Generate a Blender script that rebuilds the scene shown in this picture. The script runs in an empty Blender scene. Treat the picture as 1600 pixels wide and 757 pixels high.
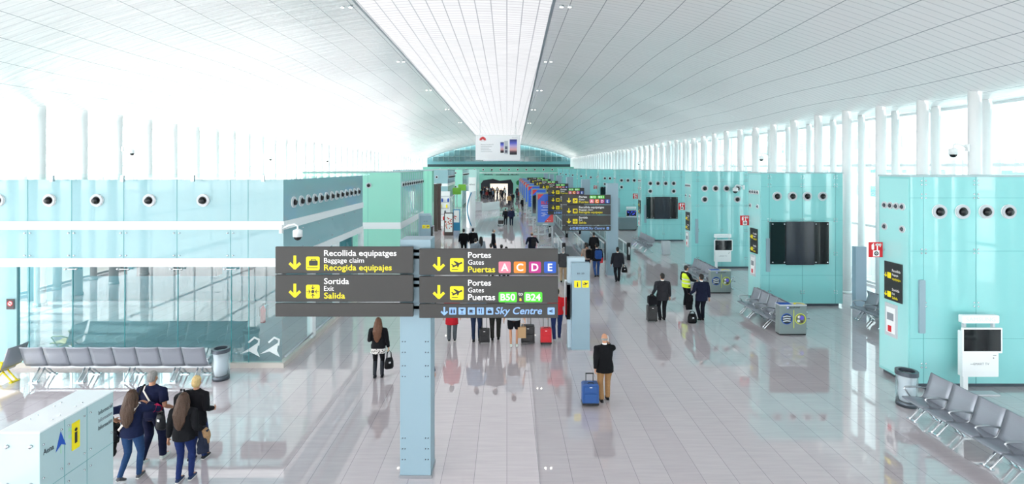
import bpy, bmesh, math, random
from mathutils import Vector, Matrix, noise
random.seed(7)
SC = bpy.context.scene
COL = SC.collection
PI = math.pi
# ---------------------------------------------------------------- camera, sky, sun, exposure
H = 5.8; F = 815.0; VX = 792.0; VY = 262.0
cd = bpy.data.cameras.new('camera'); cam = bpy.data.objects.new('camera', cd); COL.objects.link(cam)
cam.location = (0, 0, H); cam.rotation_euler = (PI / 2, 0, 0)
cd.sensor_fit = 'HORIZONTAL'; cd.sensor_width = 36; cd.lens = F / 1600 * 36
cd.shift_x = (800 - VX) / 1600; cd.shift_y = -(378.5 - VY) / 1600
cd.clip_start = 0.1; cd.clip_end = 2000
SC.camera = cam
vs = SC.view_settings
vs.view_transform = 'Standard'; vs.look = 'None'; vs.gamma = 1; vs.use_curve_mapping = False
vs.exposure = 2.12
SKY_LEFT = (1.0, 1.0, 1.0); SKY_RIGHT = (0.92, 0.97, 1.0)
SKY_STRENGTH = 1.0
w = bpy.data.worlds.new('sky'); SC.world = w; w.use_nodes = True
nt = w.node_tree; N = nt.nodes; L = nt.links
bg = N['Background']
tc = N.new('ShaderNodeTexCoord'); sp = N.new('ShaderNodeSeparateXYZ'); L.new(tc.outputs['Generated'], sp.inputs[0])
mr = N.new('ShaderNodeMapRange'); mr.inputs[1].default_value = -0.8; mr.inputs[2].default_value = 0.8
L.new(sp.outputs[0], mr.inputs[0])
rp = N.new('ShaderNodeValToRGB'); L.new(mr.outputs[0], rp.inputs[0])
rp.color_ramp.elements[0].color = (*[c * 2.3 for c in SKY_LEFT], 1)
rp.color_ramp.elements[1].color = (*[c * 0.85 for c in SKY_RIGHT], 1)
L.new(rp.outputs[0], bg.inputs[0]); bg.inputs[1].default_value = SKY_STRENGTH
sd = bpy.data.lights.new('sun', 'SUN'); sun = bpy.data.objects.new('sun', sd); COL.objects.link(sun)
sd.energy = 2.2; sd.angle = math.radians(0.8); sd.color = (1, .97, .92)
sun.location = (-60, 10, 60)
sun.rotation_euler = Vector((1.0, -.07, -.87)).to_track_quat('-Z', 'Y').to_euler()

# ---------------------------------------------------------------- helpers
def lin(h):
    h = h.lstrip('#')
    o = []
    for i in (0, 2, 4):
        c = int(h[i:i + 2], 16) / 255
        o.append(c / 12.92 if c <= .04045 else ((c + .055) / 1.055) ** 2.4)
    return (*o, 1)
MATS = {}
def mat(name, col, rough=.5, metal=0, spec=.5, noise_amt=.0, noise_scale=6, bump=0, coat=0, emit=0, ior=1.5, trans=0):
    if name in MATS: return MATS[name]
    m = bpy.data.materials.new(name); m.use_nodes = True
    n = m.node_tree.nodes; l = m.node_tree.links
    b = n['Principled BSDF']
    c = lin(col) if isinstance(col, str) else col
    b.inputs['Base Color'].default_value = c
    b.inputs['Roughness'].default_value = rough; b.inputs['Metallic'].default_value = metal
    b.inputs['Specular IOR Level'].default_value = spec; b.inputs['IOR'].default_value = ior
    b.inputs['Coat Weight'].default_value = coat; b.inputs['Coat Roughness'].default_value = .03
    if emit:
        b.inputs['Emission Color'].default_value = c; b.inputs['Emission Strength'].default_value = emit
    if noise_amt or bump:
        t = n.new('ShaderNodeTexCoord'); nz = n.new('ShaderNodeTexNoise'); nz.inputs['Scale'].default_value = noise_scale
        nz.inputs['Detail'].default_value = 5
        l.new(t.outputs['Object'], nz.inputs['Vector'])
        if noise_amt:
            mx = n.new('ShaderNodeMix'); mx.data_type = 'RGBA'
            l.new(nz.outputs['Fac'], mx.inputs['Factor'])
            mx.inputs['A'].default_value = (*[x * (1 - noise_amt) for x in c[:3]], 1)
            mx.inputs['B'].default_value = (*[min(1, x * (1 + noise_amt)) for x in c[:3]], 1)
            l.new(mx.outputs['Result'], b.inputs['Base Color'])
        if bump:
            bp = n.new('ShaderNodeBump'); bp.inputs['Strength'].default_value = bump; bp.inputs['Distance'].default_value = .01
            l.new(nz.outputs['Fac'], bp.inputs['Height']); l.new(bp.outputs[0], b.inputs['Normal'])
    MATS[name] = m
    return m
def fab(col, rough=.85):
    return mat('fabric_' + col.lstrip('#'), col, rough, noise_amt=.22, noise_scale=22, bump=.25, spec=.2)
def glassmat(name, tint, refl=.12, rough=0.0):
    m = bpy.data.materials.new(name); m.use_nodes = True
    n = m.node_tree.nodes; l = m.node_tree.links
    n.remove(n['Principled BSDF']); out = n['Material Output']
    tr = n.new('ShaderNodeBsdfTransparent'); tr.inputs[0].default_value = (*tint, 1)
    gl = n.new('ShaderNodeBsdfGlossy'); gl.inputs['Roughness'].default_value = rough
    gl.inputs[0].default_value = (.95, 1, 1, 1)
    fr = n.new('ShaderNodeLayerWeight'); fr.inputs['Blend'].default_value = .35
    ad = n.new('ShaderNodeMath'); ad.operation = 'MULTIPLY_ADD'; ad.inputs[1].default_value = .6; ad.inputs[2].default_value = refl
    l.new(fr.outputs['Fresnel'], ad.inputs[0])
    cl = n.new('ShaderNodeClamp'); l.new(ad.outputs[0], cl.inputs[0])
    mx = n.new('ShaderNodeMixShader'); l.new(cl.outputs[0], mx.inputs[0]); l.new(tr.outputs[0], mx.inputs[1]); l.new(gl.outputs[0], mx.inputs[2])
    l.new(mx.outputs[0], out.inputs[0])
    MATS[name] = m
    return m

def tag(o, label=None, cat=None, group=None, kind=None):
    if label: o['label'] = label
    if cat: o['category'] = cat
    if group: o['group'] = group
    if kind: o['kind'] = kind
    return o
def empty(name, loc, rz=0, label=None, cat=None, group=None):
    o = bpy.data.objects.new(name, None); COL.objects.link(o)
    o.location = loc; o.rotation_euler = (0, 0, rz); o.empty_display_size = .2
    return tag(o, label, cat, group)
def kids(o): return [c for c in bpy.data.objects if c.parent == o]
def copy_tree(o, parent=None, keep=None):
    c = o.copy(); COL.objects.link(c)
    if parent is not None: c.parent = parent
    for ch in kids(o): copy_tree(ch, c)
    return c

class MB:
    def __init__(s): s.v = []; s.f = []; s.m = []; s.s = []
    def add(s, vs, fs, mi=0, sm=False):
        b = len(s.v); s.v += [tuple(v) for v in vs]
        for f in fs: s.f.append([b + i for i in f]); s.m.append(mi); s.s.append(sm)
        return s
    def box(s, x0, x1, y0, y1, z0, z1, mi=0):
        vs = [(x, y, z) for x in (x0, x1) for y in (y0, y1) for z in (z0, z1)]
        return s.add(vs, [(0, 1, 3, 2), (4, 6, 7, 5), (0, 4, 5, 1), (2, 3, 7, 6), (0, 2, 6, 4), (1, 5, 7, 3)], mi)
    def tube(s, pts, r, n=8, mi=0, ref=None, caps=True, closed=False, sm=True):
        pts = [Vector(p) for p in pts]; k = len(pts)
        if not isinstance(r, (list, tuple)): r = [r] * k
        rings = []
        for i, p in enumerate(pts):
            a = pts[i - 1] if i > 0 else (pts[-1] if closed else pts[0])
            b = pts[i + 1] if i < k - 1 else (pts[0] if closed else pts[-1])
            t = (b - a).normalized()
            rf = Vector(ref) if ref else (Vector((0, 1, 0)) if abs(t.y) < .9 else Vector((0, 0, 1)))
            u = t.cross(rf); u = u.normalized() if u.length > 1e-6 else Vector((1, 0, 0))
            w_ = u.cross(t)
            ri = r[i] if isinstance(r[i], (list, tuple)) else (r[i], r[i])
            rings.append([p + u * (ri[0] * math.cos(2 * PI * j / n)) + w_ * (ri[1] * math.sin(2 * PI * j / n)) for j in range(n)])
        vs = [v for g in rings for v in g]; fs = []
        for i in range(k if closed else k - 1):
            i2 = (i + 1) % k
            for j in range(n):
                j2 = (j + 1) % n
                fs.append((i * n + j, i * n + j2, i2 * n + j2, i2 * n + j))
        if caps and not closed:
            fs.append(tuple(range(n - 1, -1, -1))); fs.append(tuple((k - 1) * n + j for j in range(n)))
        return s.add(vs, fs, mi, sm)
    def cyl(s, p0, p1, r0, r1=None, n=16, mi=0, caps=True):
        return s.tube([p0, p1], [r0, r0 if r1 is None else r1], n, mi, None, caps)
    def ball(s, c, r, nu=14, nv=9, mi=0):
        if not isinstance(r, (list, tuple)): r = (r, r, r)
        vs = [(c[0], c[1], c[2] - r[2])]; fs = []
        for i in range(1, nv):
            a = -PI / 2 + PI * i / nv
            for j in range(nu):
                b = 2 * PI * j / nu
                vs.append((c[0] + r[0] * math.cos(a) * math.cos(b), c[1] + r[1] * math.cos(a) * math.sin(b), c[2] + r[2] * math.sin(a)))
        vs.append((c[0], c[1], c[2] + r[2])); e = len(vs) - 1
        for j in range(nu):
            j2 = (j + 1) % nu
            fs.append((0, 1 + j2, 1 + j))
            for i in range(nv - 2): fs.append((1 + i * nu + j, 1 + i * nu + j2, 1 + (i + 1) * nu + j2, 1 + (i + 1) * nu + j))
            fs.append((e, 1 + (nv - 2) * nu + j, 1 + (nv - 2) * nu + j2))
        return s.add(vs, fs, mi, True)
    def prism(s, poly, y0, y1, mi=0):          # polygon in x,z extruded along y
        n = len(poly)
        vs = [(x, y0, z) for x, z in poly] + [(x, y1, z) for x, z in poly]
        fs = [tuple(range(n)), tuple(range(2 * n - 1, n - 1, -1))] + [((i + 1) % n, i, n + i, n + (i + 1) % n) for i in range(n)]
        return s.add(vs, fs, mi)
    def rrect(s, x0, x1, z0, z1, r, y0, y1, mi=0, k=4):
        poly = []
        for cx, cz, a0 in ((x1 - r, z0 + r, -90), (x1 - r, z1 - r, 0), (x0 + r, z1 - r, 90), (x0 + r, z0 + r, 180)):
            for i in range(k + 1):
                a = math.radians(a0 + 90 * i / k); poly.append((cx + r * math.cos(a), cz + r * math.sin(a)))
        return s.prism(poly, y0, y1, mi)
    def circ(s, cx, cz, r, y0, y1, mi=0, n=20):
        return s.prism([(cx + r * math.cos(2 * PI * i / n), cz + r * math.sin(2 * PI * i / n)) for i in range(n)], y0, y1, mi)
    def ring(s, cx, cz, r0, r1, y0, y1, mi=0, n=24):
        vs = []; fs = []
        for i in range(n):
            a = 2 * PI * i / n; c, d = math.cos(a), math.sin(a)
            vs += [(cx + r0 * c, y0, cz + r0 * d), (cx + r1 * c, y0, cz + r1 * d), (cx + r1 * c, y1, cz + r1 * d), (cx + r0 * c, y1, cz + r0 * d)]
        for i in range(n):
            a = i * 4; b = ((i + 1) % n) * 4
            for k in range(4): fs.append((a + k, a + (k + 1) % 4, b + (k + 1) % 4, b + k))
        return s.add(vs, fs, mi)
    def stroke(s, pts, wd, y0, y1, mi=0):      # thick polyline in x,z
        for (ax, az), (bx, bz) in zip(pts, pts[1:]):
            dx, dz = bx - ax, bz - az; l = math.hypot(dx, dz) or 1
            nx, nz = -dz / l * wd / 2, dx / l * wd / 2
            ex, ez = dx / l * wd * .2, dz / l * wd * .2
            s.prism([(ax + nx - ex, az + nz - ez), (ax - nx - ex, az - nz - ez), (bx - nx + ex, bz - nz + ez), (bx + nx + ex, bz + nz + ez)], y0, y1, mi)
        return s
    def text(s, body, x, z, cap, mi=0, y=0, width=None, bold=0, align='L', shear=0, depth=.002):
        vs, fs = text_geo(body, bold, shear)
        k = cap / .69
        xs = [v[0] for v in vs]; w0 = max(xs) - min(xs); kx = k if width is None else width / w0
        off = -min(xs) * kx if align == 'L' else (-(min(xs) + max(xs)) / 2 * kx)
        return s.add([(x + off + v[0] * kx, y - (depth if v[2] > 0 else 0), z + v[1] * k) for v in vs], fs, mi)
    def build(s, name, mats, parent=None, loc=None, rz=0, bevel=0, seg=2):
        me = bpy.data.meshes.new(name); me.from_pydata(s.v, [], s.f)
        if not isinstance(mats, (list, tuple)): mats = [mats]
        for m in mats: me.materials.append(m)
        me.polygons.foreach_set('material_index', s.m); me.polygons.foreach_set('use_smooth', s.s)
        if bevel or True:
            bm = bmesh.new(); bm.from_mesh(me)
            bmesh.ops.recalc_face_normals(bm, faces=bm.faces)
            if bevel:
                ed = [e for e in bm.edges if len(e.link_faces) == 2 and e.calc_face_angle(0) > .6]
                bmesh.ops.bevel(bm, geom=ed, offset=bevel, segments=seg, affect='EDGES', profile=.5)
            bm.to_mesh(me); bm.free()
        o = bpy.data.objects.new(name, me); COL.objects.link(o)
        if parent: o.parent = parent
        if loc: o.location = loc
        o.rotation_euler[2] = rz
        return o
TG = {}
def text_geo(body, bold, shear):
    k = (body, bold, shear)
    if k not in TG:
        c = bpy.data.curves.new('t', 'FONT'); c.body = body; c.size = 1; c.offset = bold; c.shear = shear; c.extrude = .001; c.resolution_u = 3
        o = bpy.data.objects.new('t', c); COL.objects.link(o)
        dg = bpy.context.evaluated_depsgraph_get(); me = bpy.data.meshes.new_from_object(o.evaluated_get(dg))
        TG[k] = ([tuple(v.co) for v in me.vertices], [tuple(p.vertices) for p in me.polygons])
        bpy.data.objects.remove(o); bpy.data.curves.remove(c); bpy.data.meshes.remove(me)
    return TG[k]
def wx(px, Y): return (px - VX) * Y / F
def wz(py, Y): return H - (py - VY) * Y / F
def gy(py): return F * H / (py - VY)
def struct(o, group=None): return tag(o, kind='structure', group=group)

# ---------------------------------------------------------------- materials
WHITE = mat('white_paint', '#f1f5f6', .35)
BAND = mat('white_band', '#eef3f4', .3)
TEAL = mat('teal_back_painted_glass', '#90d3d3', .03, spec=.6, noise_amt=.04, noise_scale=.6)
TEALSIDE = mat('teal_glass_side', '#a6e2e2', .02, spec=.9)
AQUA = mat('pale_aqua_glass', '#93b9c0', .03, spec=.4)
GREENISH = mat('green_tinted_glass', '#a2e4d0', .04, spec=.6)
SEAM = mat('panel_joint', '#4c9aa0', .4)
STEEL = mat('brushed_steel', '#b9bfc4', .28, metal=.9)
BOLT = mat('polished_steel', '#d5dade', .2, metal=1)
DARKSTEEL = mat('dark_steel', '#59616a', .35, metal=.7)
SEATGREY = mat('grey_perforated_steel', '#969ca6', .38, metal=.35, noise_amt=.05, noise_scale=60)
BLACK = mat('black_plastic', '#0c0e12', .4)
SCREEN = mat('black_screen', '#05070c', .05, spec=.6)
SIGN = mat('sign_graphite', '#373736', .5)
POLE = mat('pale_blue_grey_paint', '#8ea9b6', .4)
YEL = mat('sign_yellow', '#fbe60e', .5)
SWHITE = mat('sign_white', '#ffffff', .5)
SBLUE = mat('sign_light_blue', '#8db6f5', .5)
RED = mat('sign_red', '#d3202a', .45)
PINK = mat('sign_pink', '#f47c90', .5); ORNG = mat('sign_orange', '#f58220', .5); MAGE = mat('sign_magenta', '#b4247f', .5)
BLUE = mat('sign_blue', '#1450b4', .5); GREEN = mat('sign_green', '#4fd52e', .5)
GREY = mat('mid_grey', '#8a929a', .5); LGREY = mat('light_grey', '#c3c9ce', .5)
RUB = mat('black_rubber', '#15161a', .7)
GL_CLEAR = glassmat('clear_glazing', (.90, .96, .95), .04)
GL_WIN = glassmat('tinted_window_glass', (.68, .86, .87), .05)
GL_LEFT = glassmat('bright_glazing', (.97, 1, 1), .02)
GL_ROOM = glassmat('tinted_room_glass', (.42, .68, .72), .10)
GL_RAIL = glassmat('balustrade_glass', (.80, .93, .92), .06)
GL_BIN = glassmat('clear_plastic', (.86, .91, .93), .08)
# ---------------------------------------------------------------- floor
def floor_material():
    m = bpy.data.materials.new('polished_stone_tiles'); m.use_nodes = True
    n = m.node_tree.nodes; l = m.node_tree.links; b = n['Principled BSDF']
    t = n.new('ShaderNodeTexCoord')
    br = n.new('ShaderNodeTexBrick'); br.offset = 0; br.squash = 1
    br.inputs['Scale'].default_value = 1; br.inputs['Brick Width'].default_value = .61; br.inputs['Row Height'].default_value = 300
    br.inputs['Mortar Size'].default_value = .0045; br.inputs['Mortar Smooth'].default_value = .2
    br.inputs['Color1'].default_value = lin('#c3babe'); br.inputs['Color2'].default_value = lin('#cac2c5'); br.inputs['Mortar'].default_value = lin('#8b878c')
    l.new(t.outputs['Object'], br.inputs['Vector'])
    mp = n.new('ShaderNodeMapping'); mp.inputs['Scale'].default_value = (.7, 9, 1); l.new(t.outputs['Object'], mp.inputs[0])
    nz = n.new('ShaderNodeTexNoise'); nz.inputs['Scale'].default_value = 1.6; nz.inputs['Detail'].default_value = 6; l.new(mp.outputs[0], nz.inputs['Vector'])
    rr = n.new('ShaderNodeValToRGB'); rr.color_ramp.elements[0].position = .3; rr.color_ramp.elements[0].color = (.93, .93, .935, 1); rr.color_ramp.elements[1].position = .7; rr.color_ramp.elements[1].color = (1.04, 1.035, 1.03, 1)
    l.new(nz.outputs['Fac'], rr.inputs[0])
    mx = n.new('ShaderNodeMix'); mx.data_type = 'RGBA'; mx.blend_type = 'MULTIPLY'; mx.inputs['Factor'].default_value = 1
    l.new(br.outputs['Color'], mx.inputs['A']); l.new(rr.outputs[0], mx.inputs['B']); l.new(mx.outputs['Result'], b.inputs['Base Color'])
    b.inputs['Roughness'].default_value = .02; b.inputs['IOR'].default_value = 2.7; b.inputs['Specular IOR Level'].default_value = .5
    bp = n.new('ShaderNodeBump'); bp.inputs['Strength'].default_value = .012; bp.inputs['Distance'].default_value = .004
    l.new(nz.outputs['Fac'], bp.inputs['Height']); l.new(bp.outputs[0], b.inputs['Normal'])
    return m
XL, XR = -20.5, 16.6
Y0, Y1 = -46, 130
fl = MB().box(XL - 1.7, XR + 1.7, Y0, Y1, -.3, 0).build('floor', floor_material()); struct(fl)
APRON = mat('pale_concrete_apron', '#c8c8c4', .8, noise_amt=.1, noise_scale=.2)
ap = MB().box(-400, 400, -120, 520, -.9, -.5).build('ground', APRON); struct(ap)
# ---------------------------------------------------------------- vaulted ceiling
CX = -1.95; ZA = 12.4; RAD = 38.0
def zc(x, y):
    d = max(-17.7, min(17.7, x - CX))
    z = ZA - d * d / (2 * RAD)
    t = max(0, (y - 30) / 100)
    return H + (z - H) * (1 - .10 * t) + .05 * math.sin(y * .52 + .05 * abs(d)) * min(1, max(0, (abs(d) - 3) / 6))
def skyx(y): return (-5.85, 1.8 + max(0, y - 20) * .0145)
def ceiling_material():
    m = bpy.data.materials.new('white_slatted_ceiling'); m.use_nodes = True
    n = m.node_tree.nodes; l = m.node_tree.links; b = n['Principled BSDF']
    t = n.new('ShaderNodeTexCoord'); s = n.new('ShaderNodeSeparateXYZ'); l.new(t.outputs['Object'], s.inputs[0])
    def lines(sock, per, wd):
        a = n.new('ShaderNodeMath'); a.operation = 'DIVIDE'; a.inputs[1].default_value = per; l.new(sock, a.inputs[0])
        f = n.new('ShaderNodeMath'); f.operation = 'FRACT'; l.new(a.outputs[0], f.inputs[0])
        c = n.new('ShaderNodeMath'); c.operation = 'LESS_THAN'; c.inputs[1].default_value = wd / per; l.new(f.outputs[0], c.inputs[0])
        return c.outputs[0], f.outputs[0]
    lx, _ = lines(s.outputs[0], 1.22, .028)
    ly, fy = lines(s.outputs[1], .30, .035)
    mx = n.new('ShaderNodeMix'); mx.data_type = 'RGBA'; mx.inputs['A'].default_value = lin('#e8e5e7'); mx.inputs['B'].default_value = lin('#cfcdd1'); l.new(ly, mx.inputs['Factor'])
    m2 = n.new('ShaderNodeMix'); m2.data_type = 'RGBA'; m2.inputs['B'].default_value = lin('#8e9199'); l.new(mx.outputs['Result'], m2.inputs['A']); l.new(lx, m2.inputs['Factor'])
    l.new(m2.outputs['Result'], b.inputs['Base Color'])
    nz = n.new('ShaderNodeTexNoise'); nz.inputs['Scale'].default_value = 1
    mp = n.new('ShaderNodeMapping'); mp.inputs['Scale'].default_value = (.35, 2.4, 1); l.new(t.outputs['Object'], mp.inputs[0]); l.new(mp.outputs[0], nz.inputs['Vector'])
    bp = n.new('ShaderNodeBump'); bp.inputs['Strength'].default_value = .5; bp.inputs['Distance'].default_value = .05
    l.new(nz.outputs['Fac'], bp.inputs['Height']); l.new(bp.outputs[0], b.inputs['Normal'])
    b.inputs['Roughness'].default_value = .27; b.inputs['Specular IOR Level'].default_value = .6
    return m
def skylight_material():
    m = bpy.data.materials.new('translucent_skylight'); m.use_nodes = True
    n = m.node_tree.nodes; l = m.node_tree.links; b = n['Principled BSDF']; out = n['Material Output']
    t = n.new('ShaderNodeTexCoord'); br = n.new('ShaderNodeTexBrick'); br.offset = 0
    br.inputs['Scale'].default_value = 1; br.inputs['Brick Width'].default_value = .64; br.inputs['Row Height'].default_value = .36
    br.inputs['Mortar Size'].default_value = .022
    br.inputs['Color1'].default_value = (.185, .185, .19, 1); br.inputs['Color2'].default_value = (.20, .20, .205, 1); br.inputs['Mortar'].default_value = (.095, .097, .105, 1)
    l.new(t.outputs['Object'], br.inputs['Vector'])
    tl = n.new('ShaderNodeBsdfTranslucent'); l.new(br.outputs['Color'], tl.inputs[0]); l.new(br.outputs['Color'], b.inputs['Base Color'])
    b.inputs['Roughness'].default_value = .4
    mx = n.new('ShaderNodeMixShader'); mx.inputs[0].default_value = .55; l.new(b.outputs[0], mx.inputs[1]); l.new(tl.outputs[0], mx.inputs[2]); l.new(mx.outputs[0], out.inputs[0])
    return m
def sheet(fx, ys, nx, name, m):
    mb = MB(); vs = []; fs = []
    for y in ys:
        a, b = fx(y)
        for i in range(nx + 1):
            x = a + (b - a) * i / nx; vs.append((x, y, zc(x, y)))
    k = nx + 1
    for j in range(len(ys) - 1):
        for i in range(nx): fs.append((j * k + i, j * k + i + 1, (j + 1) * k + i + 1, (j + 1) * k + i))
    mb.add(vs, fs, 0, True)
    return struct(mb.build(name, m))
YS = [Y0 + (Y1 - Y0) * i / 200 for i in range(201)]
cm = ceiling_material()
sheet(lambda y: (XL - 1.6, skyx(y)[0]), YS, 30, 'ceiling', cm)
sheet(lambda y: (skyx(y)[1], XR + 1.7), YS, 30, 'ceiling', cm)
sheet(lambda y: skyx(y), YS, 12, 'skylight', skylight_material())
# dark recessed joint strips along the skylight, small downlights
for k in (0, 1):
    mb = MB()
    for a, b in zip(YS[:-1:4], YS[4::4]):
        xa, xb = skyx(a)[k], skyx(b)[k]
        mb.add([(xa - .06, a, zc(xa, a) - .02), (xa + .06, a, zc(xa, a) - .02), (xb + .06, b, zc(xb, b) - .02), (xb - .06, b, zc(xb, b) - .02)], [(0, 1, 2, 3)])
    struct(mb.build('trim_%d' % (k + 1), GREY))
LAMP = mat('lamp_glow', '#fff6e8', .5, emit=6)
k = 0
for y in (20.5, 31, 42, 55, 70):
    for sx, off in ((0, -.45), (1, .5)):
        x = skyx(y)[sx] + off; z = zc(x, y)
        o = empty('downlight', (x, y, z - .03), 0, 'pair of recessed ceiling downlights beside the %s edge of the skylight%s' % ('left' if sx == 0 else 'right', ', %s along the hall' % ('first', 'second', 'third', 'fourth', 'fifth')[k // 2]), 'downlight', 'downlights along the skylight')
        mb = MB()
        for d in (-.16, .16): mb.tube([(d, 0, .06), (d, 0, -.02)], [.10, .10], 16)
        mb.build('rim', STEEL, o)
        mb = MB()
        for d in (-.16, .16): mb.tube([(d, 0, -.015), (d, 0, -.03)], [.07, .05], 16)
        mb.build('lamp', LAMP, o); k += 1
# ---------------------------------------------------------------- window walls with round columns
def column_mesh(r, z):
    mb = MB(); mb.tube([(0, 0, 0), (0, 0, z)], [r, r], 20); mb.tube([(0, 0, 0), (0, 0, .12)], [r + .03, r + .03], 20)
    return mb
def colrow(x, ys, r, group):
    first = None
    for y in ys:
        if first is None:
            first = column_mesh(r, 8.9).build('column', WHITE, None, (x, y, 0)); o = first
        else:
            o = first.copy(); COL.objects.link(o); o.location = (x, y, 0)
        struct(o, group)
ysA = [10.9 + 2.2 * i for i in range(-4, 54)]; ysB = [12.1 + 2.2 * i for i in range(-4, 53)]
colrow(15.7, ysA, .19, 'round white columns along the right window wall')
colrow(17.2, ysB, .15, 'thinner outer columns along the right window wall')
colrow(-19.6, ysA, .20, 'round white columns along the left window wall')
colrow(-21.4, ysB, .15, 'thinner outer columns along the left window wall')
GLASSGREY = mat('window_frame_white', '#e8eef0', .4)
wi = 1
for X, sgn, gm in ((XR + 1.5, 1, GL_WIN), (XL - 1.5, -1, GL_LEFT)):
    y = -46.0
    while y < 126:
        y2 = min(y + 8.8, 130)
        mb = MB()
        for q in range(4):
            yy = y + (y2 - y) * q / 4
            mb.box(X - .05, X + .05, yy - .04, yy + .04, 0, 9)
        for z in (.1, 2.9, 5.9, 8.2): mb.box(X - .06, X + .06, y, y2, z - .06, z + .06)
        o = struct(mb.build('window_%d' % wi, GLASSGREY))
        g = MB().add([(X, y, 0), (X, y2, 0), (X, y2, 9), (X, y, 9)], [(0, 1, 2, 3)]).build('glazing', gm, o)
        wi += 1; y = y2
# exterior: pale neighbouring buildings
EXT = mat('pale_exterior_wall', '#dfe6e6', .7, noise_amt=.05, noise_scale=.3); EXW = mat('exterior_window_band', '#7fa6ab', .2)
def outside(x0, x1, y0, y1, h, label):
    o = empty('terminal_building', ((x0 + x1) / 2, y0, -.5), 0, label, 'building')
    cx = (x0 + x1) / 2; mb = MB().box(x0 - cx, x1 - cx, 0, y1 - y0, 0, h); mb.box(x0 - cx - .4, x1 - cx + .4, -.4, y1 - y0 + .4, h - .5, h); mb.build('wall', EXT, o)
    mb = MB(); e = x0 - cx if cx > 0 else x1 - cx
    for z in (2.2, 5.6, 9):
        if z + 1.6 < h: mb.box(e - .06, e + .06, 1, y1 - y0 - 1, z, z + 1.5)
    mb.build('window_band', EXW, o)
outside(46, 60, 24, 60, 8.2, 'pale low building seen through the right window wall')
outside(52, 66, 66, 140, 11.5, 'long pale building far beyond the right window wall')
# ---------------------------------------------------------------- far end of the hall
ENDG = mat('end_facade_glass', '#5f8d92', .08, spec=.8, noise_amt=.35, noise_scale=.8)
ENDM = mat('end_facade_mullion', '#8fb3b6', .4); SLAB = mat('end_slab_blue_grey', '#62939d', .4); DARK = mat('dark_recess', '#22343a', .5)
GREENWALL = mat('far_green_wall', '#74b5a6', .25)
struct(MB().add([(XL - 2, 131, 5), (XR + 2, 131, 5), (XR + 2, 131, 13), (XL - 2, 131, 13)], [(0, 1, 2, 3)]).build('wall_end', ENDG))
mb = MB()
for i in range(28): mb.box(-20 + i * 1.35, -19.88 + i * 1.35, 130.6, 130.9, 5.6, 12.6)
for z in (8.6, 10.2): mb.box(XL, XR, 130.6, 130.9, z - .06, z + .06)
struct(mb.build('trim_3', ENDM))
struct(MB().box(XL - 2, XR + 2, 127.5, 130.5, 6.6, 7.3).build('trim_4', SLAB))
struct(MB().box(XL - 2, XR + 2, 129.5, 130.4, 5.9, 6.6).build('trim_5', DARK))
mb = MB().box(XL - 2, XR + 2, 121, 122, 3.4, 5.95, 0).box(XL - 2, XR + 2, 121, 122, 0, 3.4, 0)
mb.box(XL - 2, XR + 2, 120.8, 121, 4.5, 4.62, 1)
endw = struct(mb.build('wall_end', [GREENWALL, BAND]))
for i in range(15):
    x = -15.5 + i * 2.0
    MB().circ(x, 5.3, .2, 120.86, 121.0, 0, 14).ring(x, 5.3, .2, .27, 120.84, 121, 1, 14).build('air_nozzle', [BLACK, LGREY], endw)
# dark shop portal with bright screen
o = empty('shop_portal', (-2.2, 116, 0), 0, 'dark black shop portal with a zigzag top edge at the far end of the hall', 'shop front')
SHOPD = mat('shop_black', '#141722', .5)
MB().prism([(-3.6, 0), (-3.6, 2.2), (-3.0, 2.95), (-.9, 3.3), (.6, 2.85), (3.1, 3.15), (3.6, 2.2), (3.6, 0), (2.4, 0), (2.4, 2.2), (-1.6, 2.2), (-1.6, 0)], -.4, .4).build('portal', SHOPD, o)
LITSCR = mat('lit_shop_interior', '#fff3df', .5, emit=.28)
o = empty('display_screen', (-1.8, 116.3, 0), 0, 'bright cream lit display wall inside the dark far shop portal', 'screen')
mb = MB().box(-1.9, 2.5, .2, .5, 0, 2.4); mb.build('lit_panel', LITSCR, o)
mb = MB()
for z in (.8, 1.3, 1.8): mb.box(-1.9, 2.5, .15, .2, z, z + .05)
mb.build('shelf', mat('shelf_tan', '#c9ad88', .5), o)
o = empty('round_sign', (2.35, 104, 0), 0, 'round green sign on a thin post beside the far shop portal', 'sign')
MB().cyl((0, 0, 0), (0, 0, 2.4), .06, n=8).build('post', GREY, o); MB().circ(0, 2.75, .5, -.05, .05, 0, 20).build('disc', mat('dark_green_sign', '#1d8a4a', .5), o)
mb = MB(); rr_ = random.Random(4)
for q in range(26):
    if q not in (7, 8, 19): mb.box(-4 + q * .31, -3.80 + q * .31, -.02, 0, 4.0, 4.0 + rr_.choice((.2, .3, .3)))
o = mb.build('wall_lettering', mat('dark_lettering', '#2c4a4c', .5), None, (-1.3, 120.96, 0)); tag(o, 'dark lettering running along the far green end wall', 'lettering')
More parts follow.
